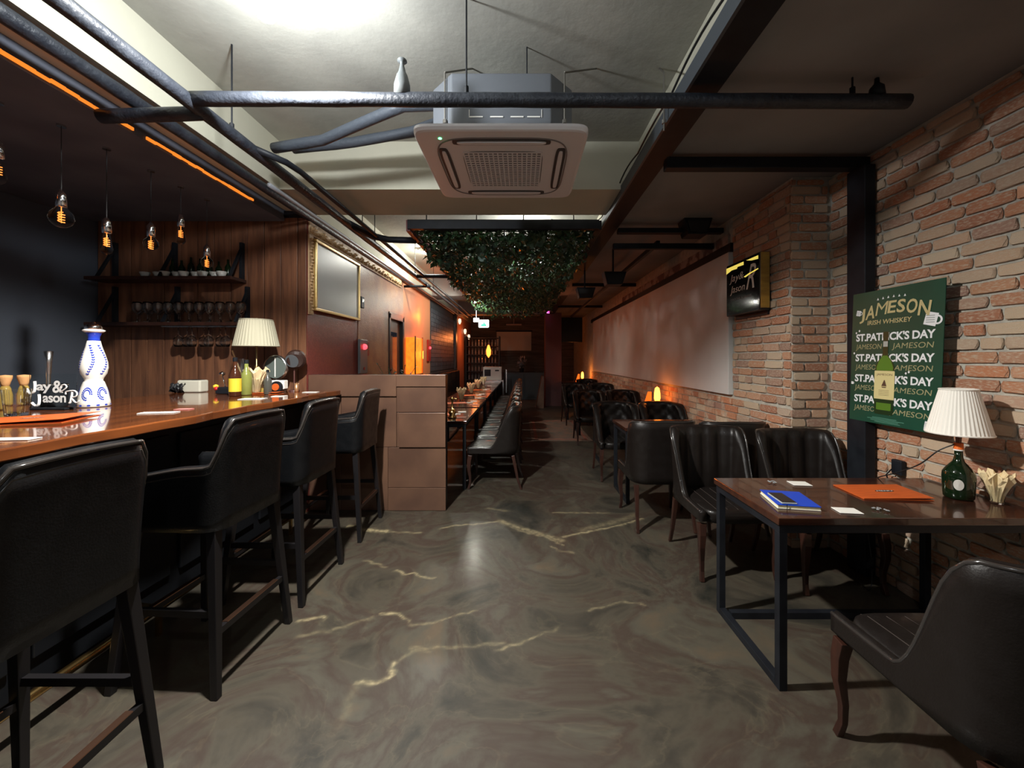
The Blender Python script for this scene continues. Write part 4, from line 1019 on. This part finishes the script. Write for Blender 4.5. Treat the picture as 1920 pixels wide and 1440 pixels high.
for lt_i, (c, w_) in enumerate(zip(lt, ws)):
    cu = u+w_/2-.49; arc = .42*cu*cu; hgt = .088+.02*(abs(cu)/.4)
    vs, fs = glyphs(c, offset=.004 if c == 'M' else .02); X = [v[0] for v in vs]; Yv = [v[1] for v in vs]; x0, x1, y0, y1 = min(X), max(X), min(Yv), max(Yv)
    ang = cu*.75
    out = []
    for vx, vy, _ in vs:
        lx = (vx-x0)/(x1-x0)*(w_-.012)+ .16*w_*((vy-y0)/(y1-y0)) - w_/2; ly = (vy-y0)/(y1-y0)*hgt
        out.append(pm(u+w_/2+lx, .182+arc-ly+lx*ang*.45, .0010+.0003*lt_i))
    A.add(out, fs); u += w_
A.build('gold_lettering', gold_t, po)
A = MB(); ptext(A, 'IRISH WHISKEY', .20, .222, .70, .256, offset=.012, shear=.1); A.build('gold_lettering', gold_t, po)
for k, v in enumerate((.348,.505,.664,.823)):
    B_ = MB(); ptext(B_, "ST.PATRICK'S DAY", .06, v-.030, .93, v+.030, offset=.03, spacing=.95); B_.build('white_lettering', wht, po)
    for u0_, u1_ in ((.06, .385), (.50, .92)):
        G_ = MB(); ptext(G_, "JAMESON", u0_, v+.053, u1_, v+.104, offset=.012, shear=.12); G_.build('dull_gold_lettering', gold_d, po)
def mug(u, v, s_, rot):
    def R(x, y): c, n_ = math.cos(rot), math.sin(rot); return (u+(x*c-y*n_)*s_, v+(x*n_+y*c)*s_*WT/HT)
    mg = MB(); q = [R(-.5,-.5),R(.5,-.5),R(.5,.55),R(-.5,.55)]; mg.add([pm(*a, .0026) for a in q], [(0,1,2,3)])
    ring = []
    for k in range(9):
        a = -PI/2+PI*k/8; ring.append((R(.5+.42*math.cos(a), .0+.38*math.sin(a)), R(.5+.26*math.cos(a), .0+.24*math.sin(a))))
    for (o1, i1), (o2, i2) in zip(ring, ring[1:]): mg.add([pm(*p_, .0026) for p_ in (o1, o2, i2, i1)], [(0,1,2,3)])
    mg.build('mug_print', wht, po)
mug(.885,.250,.115,.25); mug(.085,.155,.055,.2); mug(.90,.955,.075,.15); mug(.03,.705,.028,.1)
mg = MB()
for k in range(6):
    u = .32+k*.06; v = .062+.10*abs(u-.47)**1.5; mg.add([pm(u-.012,v+.008,.0012),pm(u,v-.010,.0012),pm(u+.012,v+.008,.0012)], [(0,1,2)])
for (u, v) in ((.10,.295),(.06,.31),(.66,.615),(.69,.605),(.04,.47)): mg.add([pm(u-.012,v,.0012),pm(u,v-.010,.0012),pm(u+.012,v,.0012),pm(u,v+.010,.0012)], [(0,1,2,3)])
o = mg.build('star_prints', wht, po); o['kind'] = 'stuff'
ms = MB()
for (u, v, s_) in ((.885,.250,.115),(.085,.155,.055),(.90,.955,.075)):
    for k in range(4): ms.add([pm(u-.4*s_, v+(-.3+k*.18)*s_*.7, .0016), pm(u+.3*s_, v+(-.27+k*.18)*s_*.7, .0016), pm(u+.3*s_, v+(-.20+k*.18)*s_*.7, .0016), pm(u-.4*s_, v+(-.23+k*.18)*s_*.7, .0016)], [(0,1,2,3)])
ms.v = [(x-.0014, y, z) for x, y, z in ms.v]; ms.build('mug_lines', mat('print_grey', (.35,.38,.36), .5), po)
fp = MB()
for k, (a, c) in enumerate(((.30,.58),(.24,.66),(.28,.60),(.33,.62))): fp.add([pm(a,.952+k*.010,.0012),pm(c,.952+k*.010,.0012),pm(c,.956+k*.010,.0012),pm(a,.956+k*.010,.0012)], [(0,1,2,3)])
fp.build('fine_print', mat('print_teal', (.10,.28,.20), .5), po)
bo = MB(); uc = .43
def prof_print(b, rows, d):
    pts = [(uc-w_, v) for w_, v in rows]+[(uc+w_, v) for w_, v in reversed(rows)]; n_ = len(rows)
    vs = [pm(a, c, d) for a, c in pts]; b.add(vs, [(i, 2*n_-1-i, 2*n_-2-i, i+1) for i in range(n_-1)])
prof_print(bo, [(.03,.315),(.034,.33),(.034,.355),(.030,.36),(.030,.47),(.042,.50),(.085,.535),(.11,.57),(.112,.90),(.10,.925)], .002)
bo.build('bottle_print', mat('print_dark_green', (.012,.035,.012), .3), po)
bo = MB(); prof_print(bo, [(.026,.49),(.07,.53),(.095,.575),(.095,.60)], .0024); bo.build('bottle_highlight', mat('print_lime', (.09,.20,.02), .4), po); bo = MB(); prof_print(bo, [(.085,.84),(.085,.89),(.07,.893)], .0024); bo.build('bottle_highlight', mat('print_lime', (.09,.20,.02), .4), po)
bo = MB(); prof_print(bo, [(.112,.602),(.116,.608),(.116,.80),(.112,.812)], .0028); bo.build('bottle_label_print', mat('print_cream', (.70,.60,.28), .5), po)
bo = MB(); prof_print(bo, [(.026,.385),(.026,.425)], .0024); bo.build('neck_label_print', mat('print_silver', (.4,.4,.36), .5), po)
bo = MB(); ptext(bo, 'JAMESON', uc-.09, .622, uc+.09, .642, .0032, offset=.01)
bo.add([pm(uc-.03,.715,.0032),pm(uc,.67,.0032),pm(uc+.008,.67,.0032),pm(uc+.03,.715,.0032)], [(0,1,2,3)])
bo.add([pm(uc-.03,.720,.0032),pm(uc+.03,.720,.0032),pm(uc+.02,.727,.0032),pm(uc-.02,.727,.0032)], [(0,1,2,3)])
for k in range(4): bo.add([pm(uc-.06,.745+k*.012,.0032),pm(uc+.06,.745+k*.012,.0032),pm(uc+.06,.747+k*.012,.0032),pm(uc-.06,.747+k*.012,.0032)], [(0,1,2,3)])
bo.build('label_lettering', mat('print_ink', (.10,.05,.03), .5), po)
# black box sign on the pillar
bs = thing('box_sign', 'black box sign reading Jay& Jason R mounted on the brick pillar', 'sign', (1.955, 3.86, 1.83))
bm().box(0,.075,-.54,0,0,.48).build('case', black_wood, bs, bevel=.003)
bm().box(-.004,0,-.535,-.005,.005,.475).build('face', mat('gloss_black', (.008,.009,.012), .08, coat=.5), bs)
bm().box(.002,.073,-.546,-.540,.02,.475).build('brass_side', mat('brass_side', (.55,.36,.08), .35, metal=.5, col2=(.40,.25,.06), nscale=6, stretch=(1,1,5)), bs)
bm().box(.072,.098,-.52,-.02,-.03,.45).build('back_plate', black_steel, bs)
fb = lambda x, y: (-.0055, -x, y)
b = MB(); text(b, 'Jay&', .06, .29, .24, .085, fb, shear=.25); text(b, 'Jason', .07, .185, .25, .085, fb, shear=.25)
text(b, 'R', .34, .20, .15, .205, fb, shear=.45)
b.build('script_lettering', mat('sign_cream', (.75,.74,.66), .5), bs)
b = MB(); text(b, 'COCKTAIL & DINING', .08, .135, .34, .018, fb); b.build('small_lettering', mat('sign_dim', (.16,.16,.15), .5), bs)
b = MB(); b.add([fb(.0,.455), fb(.30,.455), fb(.30,.425), fb(.20,.43), (-.0055,-.19,.415), fb(.10,.42), fb(0,.40)], [(0,6,5,4,3,2,1)])
b.add([fb(.34,.455),fb(.52,.455),fb(.52,.425),fb(.42,.435)], [(0,3,2,1)]); b.add([fb(.30,.32),fb(.38,.335),fb(.52,.35),fb(.52,.34),fb(.40,.325),fb(.33,.31)], [(0,5,4,3,2,1)])
b.build('painted_reflection', mat('reflection_yellow', (.85,.65,.10), .4, emit=.35, ecol=(1,.8,.15)), bs)  # yellow reflections in the gloss face, drawn as faintly glowing shapes

# ================================================================= NEAR TABLE
def make_table(label, x0, x1, y0, y1, group=None, zt=.75):
    t = thing('dining_table', label, 'table', ((x0+x1)/2, (y0+y1)/2, 0), group=group); hx, hy = (x1-x0)/2, (y1-y0)/2
    bm().box(-hx, hx, -hy, hy, zt-.032, zt).build('tabletop', table_top_m, t, bevel=.003)
    fr_ = bm().box(-hx+.01, hx-.01, -hy+.01, -hy+.045, zt-.068, zt-.033).box(-hx+.01, hx-.01, hy-.045, hy-.01, zt-.068, zt-.033)
    fr_.box(-hx+.01,-hx+.045,-hy+.045,hy-.045,zt-.068,zt-.033).box(hx-.045,hx-.01,-hy+.045,hy-.045,zt-.068,zt-.033); fr_.build('frame', black_steel, t)
    for sx in (-1, 1):
        for sy in (-1, 1):
            x = sx*(hx-.0275); y = sy*(hy-.0275); bm().box(x-.0175,x+.0175,y-.0175,y+.0175,0,zt-.068).build('leg', black_steel, t, bevel=.002)
        bm().box(sx*(hx-.0275)-.0175, sx*(hx-.0275)+.0175, -hy+.045, hy-.045, .0, .035).build('floor_rail', black_steel, t, bevel=.002)
    return t
t1 = make_table('near dark wood table with a black steel frame under the green poster', 1.10, 2.31, 1.735, 2.32)
bm().box(-.55,.55,.20,.235,.0,.035).build('cross_rail', black_steel, t1)
make_table('dark table between the turned-away chairs and the tufted chairs', 1.02, 2.0, 3.98, 4.55)
make_table('dark table carrying the nearest glowing lamp', 1.05, 2.0, 5.42, 6.0)
make_table('dark table behind the second row of tufted chairs', 1.05, 2.0, 7.5, 8.1)
make_table('dark table behind the third row of tufted chairs', 1.05, 2.0, 9.4, 10.0)
make_table('dark table with the furthest glowing lamp', 1.2, 2.0, 11.7, 12.3)
Z7 = .7515
nb = thing('notebook', 'blue notebook with cream pages lying on the near table', 'notebook', px(1479, 941, Z=Z7), -.20)
bm().box(-.088,.088,-.105,.105,0,.003).build('back_cover', mat('nb_white', (.75,.74,.66), .5), nb)
bm().box(-.085,.087,-.103,.103,.003,.016).build('pages', mat('pages', (.74,.68,.45), .8), nb)
o = bm().box(-.089,.089,-.106,.106,.016,.0195).build('front_cover', mat('blue_cover', (.010,.06,.50), .4), nb, bevel=.001)
bm().tube([(-.05,-.107,.021),(-.05,-.109,.01),(-.05,-.107,-.0)], .0015, 5).build('elastic_band', black_steel, nb)
ph = thing('smartphone', 'black smartphone in a clear case on top of the blue notebook', 'phone', px(1466, 936, Z=Z7+.020), -.42+PI/2)
bm().box(-.034,.034,-.070,.070,0,.008).build('case', mat('clear_case', (.35,.38,.4), .15, coat=.5), ph, bevel=.004)
bm().box(-.031,.031,-.067,.067,.008,.0092).build('display', mat('display_black', (.012,.012,.014), .3), ph)
ph.rotation_euler = (0,0,-.12)
card(1499, 907, .095, .075, -.12, white_m, 'white square coaster at the back of the near table', z=Z7)
card(1588.5, 958, .095, .07, -.14, white_m, 'white square coaster at the front of the near table', z=Z7)
for k, (a, c, l_) in enumerate(((1448,906,'crumpled clear wrapper beside the back coaster'),(1651,957,'crumpled clear wrapper beside the front coaster'))):
    b = MB(); rr2 = random.Random(k)
    for i in range(9): b.lathe([(0,-.004),(.007,0),(0,.004)], (rr2.uniform(-.025,.025), rr2.uniform(-.018,.018), .005+.003*rr2.random()), 5, False)
    o = b.build('wrapper', mat('foil', (.45,.47,.48), .25, metal=.4)); o.location = px(a, c, Z=Z7); tag(o, l_, 'wrapper')
menu(1652, 924, Z7, .32, .215, -.07, 'orange menu folder with a dark emblem on the near table', cl=1.5)
# bottle lamp
q = Vector((2.14, 1.985, Z7)); bl = thing('bottle_lamp', 'table lamp made from a dark green liqueur bottle with a white pleated shade', 'lamp', q)
bm().lathe([(.050,0),(.055,.006),(.057,.03),(.060,.10),(.058,.125),(.047,.145),(.032,.165),(.021,.18),(.016,.20),(.0145,.245)], n=32).build('glass_body', green_glass, bl, smooth=True)
bm().lathe([(.0185,.238),(.0185,.244),(.0175,.246),(.0175,.268),(.010,.270)], n=20).build('orange_cap', mat('orange_wax', (.80,.16,.02), .4), bl, smooth=False)
bm().lathe([(.0195,.232),(.0195,.239)], n=20, caps=False).build('white_ring', white_m, bl)
bm().lathe([(.010,.268),(.012,.30),(.012,.34),(.005,.345),(.005,.53)], n=12).build('lamp_fitting', mat('brown_fitting', (.15,.07,.04), .4), bl)
ov = MB(); ang0 = -PI/2-.82
vs = [(0,0,0)]
for k in range(20):
    a = 2*PI*k/20; th = ang0+.30*math.cos(a); z = .075+.026*math.sin(a); vs.append((.0612*math.cos(th), .0612*math.sin(th), z))
vs[0] = (.0622*math.cos(ang0), .0622*math.sin(ang0), .075)
ov.add(vs, [(0,k,k % 20+1) for k in range(1,21)]); ov.build('oval_seal', mat('seal_grey', (.55,.53,.48), .6), bl)
vs2 = MB(); vs2.add([(.030*math.cos(ang0+d), .030*math.sin(ang0+d), z) for d, z in ((-.5,.176),(0,.168),(.5,.176),(.3,.19),(-.3,.19))], [(0,1,2,3,4)])
lamp_shade(bl, .118, .068, px(0,812,Y=1.985).z-Z7, px(0,730,Y=1.985).z-Z7, shade_w, 44)
cpts = [q+Vector((-.02,.0,.262)), q+Vector((-.06,.04,.22)), q+Vector((-.09,.10,.14)), q+Vector((-.105,.20,.07)), Vector((2.04,2.33,.745)), Vector((2.06,2.34,.70)), Vector((2.14,2.5,.40)), Vector((2.16,2.5,.17)), Vector((2.10,2.45,.03)), Vector((2.2,2.7,.02))]
b = MB(); sp_ = []
for i in range(len(cpts)-1):
    P4 = [cpts[min(max(j,0),len(cpts)-1)] for j in (i-1,i,i+1,i+2)]
    for k in range(6):
        t_ = k/6; sp_.append(.5*((2*P4[1])+(P4[2]-P4[0])*t_+(2*P4[0]-5*P4[1]+4*P4[2]-P4[3])*t_*t_+(3*P4[1]-P4[0]-3*P4[2]+P4[3])*t_**3))
b.tube([p_-q for p_ in sp_], .003, 6).build('power_cord', mat('cord_rubber', (.01,.01,.01), .4), bl, smooth=True)
bm().lathe([(0,-.035),(.018,-.03),(.022,0),(.018,.03),(0,.035)], tuple(Vector((2.15,2.5,.17))-q), 10).build('cord_switch', black_steel, bl, smooth=True)
napkins(Vector((2.235, 1.905, Z7)), .86, 'glass holding tan paper napkins beside the bottle lamp')
t = thing('socket_box', 'small black socket box on the brick wall just above the near table', 'socket', (2.30, 2.49, .765))
bm().box(0,.03,-.035,.035,-.045,.045).build('case', black_steel, t, bevel=.006); bm().tube([(.0,.03,-.02),(-.005,.06,-.06),(.02,.07,-.12)], .004, 6).build('cable', black_steel, t)

# glowing table lamps
def glow_lamp(loc, label):
    t = thing('glow_lamp', label, 'lamp', loc)
    bm().lathe([(.05,0),(.05,.012),(.01,.02),(.01,.07)], n=14).build('base', black_steel, t)
    bm().lathe([(0,.07),(.03,.085),(.042,.13),(.040,.20),(.028,.27),(0,.29)], n=16).build('flame_globe', yellow_glow, t, smooth=True).visible_shadow = False
    o = bm().prism([(-.20,0),(-.08,0),(-.08,.22),(-.13,.22)], -.004, .004, Matrix.Rotation(PI/2,4,'X')).build('side_wing', mat('amber_card', (.8,.14,.02), .6, emit=.7, ecol=(1,.13,.01)), t)
    return t
glow_lamp((1.88, 5.62, .752), 'small table lamp glowing orange beside the white panel, nearest one')
glow_lamp((1.80, 12.0, .752), 'small table lamp glowing orange at the far end of the right wall')

# ================================================================= LEFT DINING ROW
rug = tag(bm().box(-.53,.53,-1.2,1.2,0,.006).build('rug', mat('rug_weave', (.22,.11,.075), .9, col2=(.13,.10,.08), nscale=9, bump=.3)), 'faded patterned rug lying across the aisle', 'rug')
rug.location = (.70, 8.2, .0012)
b = bm()
for y in (-1.08, 1.0): b.box(-.45,.45,y,y+.06,.006,.0075)
for x in (-.47,.41): b.box(x,x+.06,-1.1,1.1,.006,.0075)
b.build('border_stripe', mat('rug_red', (.28,.10,.07), .9), rug)
be = thing('wall_bench', 'long black leather bench along the left wall behind the divider', 'bench', (-1.97, 4.0, 0))
y = 0.
while y < 7.8:
    bm().box(.02,.50,y+.005,y+.735,.16,.46).build('seat_cushion', leather, be, bevel=.03); bm().box(0,.12,y+.005,y+.735,.46,1.09).build('back_cushion', leather, be, bevel=.03); y += .74
bm().box(.03,.46,0,7.8,0,.16).build('plinth', black_wood, be)
bm().box(0,.10,0,7.8,1.09,1.115).build('top_rail', steel if False else black_wood, be)
lt0 = None
for k in range(6):
    y0 = 4.42+k*1.28
    make_table(('first', 'second', 'third', 'fourth', 'fifth', 'sixth')[k] + ' dark table of the row behind the divider, counted from the divider', -1.30, -.60, y0, y0+1.16)
row = ['first', 'second', 'third', 'fourth', 'fifth', 'sixth', 'seventh', 'eighth', 'ninth', 'tenth']
for k in range(10):
    dup(ch1, (-.305-.01*(k % 3 == 1), 4.68+.64*k, 0), -PI/2+.04*(k % 3-1), row[k] + ' leather chair on the aisle side of the left table row, counted from the divider', group='leather chairs along the left table row')
# table settings
cz_ = .7515
card_m = white_m
setl = 0
for k in range(6):
    y0 = 4.42+k*1.28
    for j, (dx, dy, w_, d_, m, nm, lb) in enumerate(((-.70,.26,.12,.09,mat('salmon_card', (.62,.22,.13), .6),'menu_card','salmon menu card'),(-.80,.55,.10,.09,white_m,'coaster','white coaster'),(-.76,.75,.10,.09,white_m,'coaster','white coaster'),(-1.0,.5,.30,.2,orange_card,'menu','orange menu'))):
        if k > 3 and j != 1: continue
        o = bm().box(-w_/2,w_/2,-d_/2,d_/2,0,.003).build(nm, m); o.location = (dx, y0+dy, cz_); o.rotation_euler = (0,0,.1*j)
        side = {1: 'nearer the divider', 2: 'further from the divider'}.get(j, 'flat on the wood')
        tag(o, lb + ' ' + side + ' on the ' + row[k] + ' table of the left row', nm.replace('menu_card', 'menu').replace('_', ' '))
    if 0 < k < 5: napkins(Vector((-.98, y0+.9, cz_)), 1.2, 'glass of folded tan napkins on the ' + row[k] + ' table of the left row')
q = px(848, 783, Y=4.66); q.z = cz_; t = thing('brass_tap', 'brass beer-tap shaped ornament on the first table behind the divider', 'ornament', q)
bm().lathe([(.05,0),(.05,.01),(.03,.03),(.045,.06),(.02,.09),(.010,.10),(.010,.20),(.018,.21),(.018,.235),(0,.24)], n=14).tube([(0,0,.215),(.05,0,.22),(.06,0,.20)], .008, 6).build('column', brass, t, smooth=True)
bm().tube([(.035*math.cos(a*PI/6),0,.07+.035*math.sin(a*PI/6)) for a in range(12)], .006, 6, closed=True).build('wheel', brass, t, smooth=True)
# ================================================================= FAR END
fs_ = thing('far_screen', 'pale projection screen hanging on the far wall', 'screen', (-.98, 15.965, 1.74))
bm().box(0,1.36,0,.03,0,.74).build('screen_sheet', mat('far_screen_m', (.50,.48,.45), .6), fs_); bm().box(-.04,1.40,-.03,.05,.74,.80).build('housing', black_steel, fs_, bevel=.01)
sf = tag(bm().box(-.3,.3,-.01,.01,0,.06).box(-.01,.01,-.008,.008,.06,ZS-2.72).build('screen_vent', mat('vent_pale', (.3,.26,.27), .5)), 'pale vent strip above the far projection screen', 'vent'); sf.location = (-.3, 15.8, 2.72)
rk = thing('bottle_rack', 'tall black bottle rack at the far left end with an orange light', 'rack', (-1.95, 14.0, 0))
for x in (0, 1.15): bm().box(x,x+.05,0,.4,0,2.2).build('upright', black_steel, rk)
for k in range(8): bm().box(.05,1.15,0,.4,.1+k*.29,.12+k*.29).build('shelf_board', black_steel, rk)
gb = MB()
for k in range(7):
    for j in range(9): gb.lathe([(.028,0),(.028,.12),(.01,.17),(.01,.22),(0,.22)], (.12+j*.115,.12,.125+k*.29), 6)
o = gb.build('bottles', mat('rack_glass', (.12,.13,.14), .15), rk); o['kind'] = 'stuff'
t = thing('amber_wall_lamp', 'small amber wall lamp glowing beside the far bottle rack', 'lamp', (-1.1, 13.5, 1.45)); bm().lathe([(0,0),(.07,.1),(.08,.25),(.03,.42),(0,.44)], n=12).build('glass', mat('amber_small', (1,.2,.03), .4, emit=3, ecol=(1,.16,.02)), t, smooth=True); bm().tube([(0,0,-1.45),(0,0,.0)], .015, 6).lathe([(.12,-1.45),(.1,-1.43),(0,-1.42)], n=12).build('pole', black_steel, t)
t = thing('coffee_machine', 'white and chrome coffee machine on a trolley at the far end of the aisle', 'machine', (-.88, 12.4, 0))
bm().box(-.28,.28,-.2,.2,.78,1.18).build('casing', mat('machine_white', (.62,.62,.58), .3), t, bevel=.02)
bm().box(-.24,-.05,-.205,-.2,.9,1.1).build('control_panel', black_steel, t); bm().box(.08,.2,-.205,-.2,1.05,1.09).build('badge', black_steel, t)
bm().box(-.34,.34,-.24,.24,.74,.78).build('trolley_top', steel, t)
for sx in (-.32,.32):
    for sy in (-.22,.22): bm().bar((sx,sy,0),(sx,sy,.74), .03).build('leg', steel, t)
bm().bar((.42,-.2,.4),(.42,-.2,1.1), .03).build('rail', steel, t)
plant(Vector((.0, 14.3, .95)), 'silvery dried plant on the dark cabinet at the far wall', 14, .4, mat('silver_leaf', (.28,.29,.31), .4), seed=8, lw_=.06, ll=.14)
cbm = thing('dark_cabinet', 'dark cabinet at the far wall below the plant', 'cabinet', (0, 14.3, 0))
bm().box(-.6,.8,-.25,.3,0,.95).build('body', mat('cabinet_dark', (.02,.03,.035), .4), cbm, bevel=.01)
for x in (-.55,.12): bm().box(x,x+.62,-.265,-.25,.08,.9).build('door', mat('cabinet_dark'+str(x), (.022,.034,.04), .35), cbm, bevel=.005)
t = thing('wedge_partition', 'sloped wooden partition panel beside the maroon column', 'partition', (.42, 12.0, 0)); bm().prism([(0,0),(.22,0),(.22,.92),(.17,.92)], -.3, .3, Matrix.Rotation(PI/2,4,'X')).build('panel', panel_m, t)
# exit sign
ex = thing('exit_sign', 'white glowing exit sign with a green figure hanging over the rear aisle', 'sign', px(907, 606, Y=9.4))
bm().box(-.12,.12,-.02,.02,-.10,.08).build('light_box', mat('exit_white', (.9,1,.95), .5, emit=2.5, ecol=(.8,1,.92)), ex, bevel=.02)
b = MB(); b.add([(-.07,-.021,-.07),(.07,-.021,-.07),(.05,-.021,-.02),(-.05,-.021,-.02)], [(0,1,2,3)]).add([(-.01,-.021,-.02),(.03,-.021,-.02),(.02,-.021,.02),(-.01,-.021,.02)], [(0,1,2,3)]); b.build('figure', mat('exit_green', (.02,.5,.25), .5, emit=.6, ecol=(.02,.6,.3)), ex)
bm().bar((0,0,.08),(0,0,ZB-ex.location.z), .01).build('stem', black_steel, ex)
t = tag(bm().box(-.07,.07,-.02,.02,-.05,.05).box(-.006,.006,-.006,.006,.05,ZS-px(893,600,Y=10.6).z).build('spot_lamp', mat('spot_glow', (1,1,1), .5, emit=6, ecol=(.95,1,.95)), bevel=.01), 'small white spot lamp just left of the exit sign', 'lamp'); t.location = px(893, 600, Y=10.6)
t = thing('pink_lamp', 'tiny pink lamp glowing near the far ceiling', 'lamp', px(1028, 586, Y=11.9)); bm().lathe([(0,-.04),(.045,-.01),(.03,.03),(0,.035)], n=12).build('glow', mat('pink_glow', (1,.1,.6), .4, emit=4, ecol=(1,.08,.5)), t, smooth=True); bm().bar((0,0,.03),(0,0,ZS-t.location.z), .012).build('stem', black_steel, t)
# sconces on the far left wall
for k, (a, c) in enumerate(((862,603),(872,622),(879,632))):
    q = px(a, c, X=-1.93); t = thing('wall_sconce', ('first', 'second', 'third')[k] + ' small pale sconce on the far amber wall, from the front', 'lamp', q); bm().lathe([(.02,-.08),(.05,.0),(.04,.08),(0,.1)], n=10).build('shade', mat('sconce', (.8,.7,.55), .5, emit=.8, ecol=(1,.75,.5)), t); bm().bar((0,0,0),(-.07,0,0), .02).build('arm', black_steel, t)
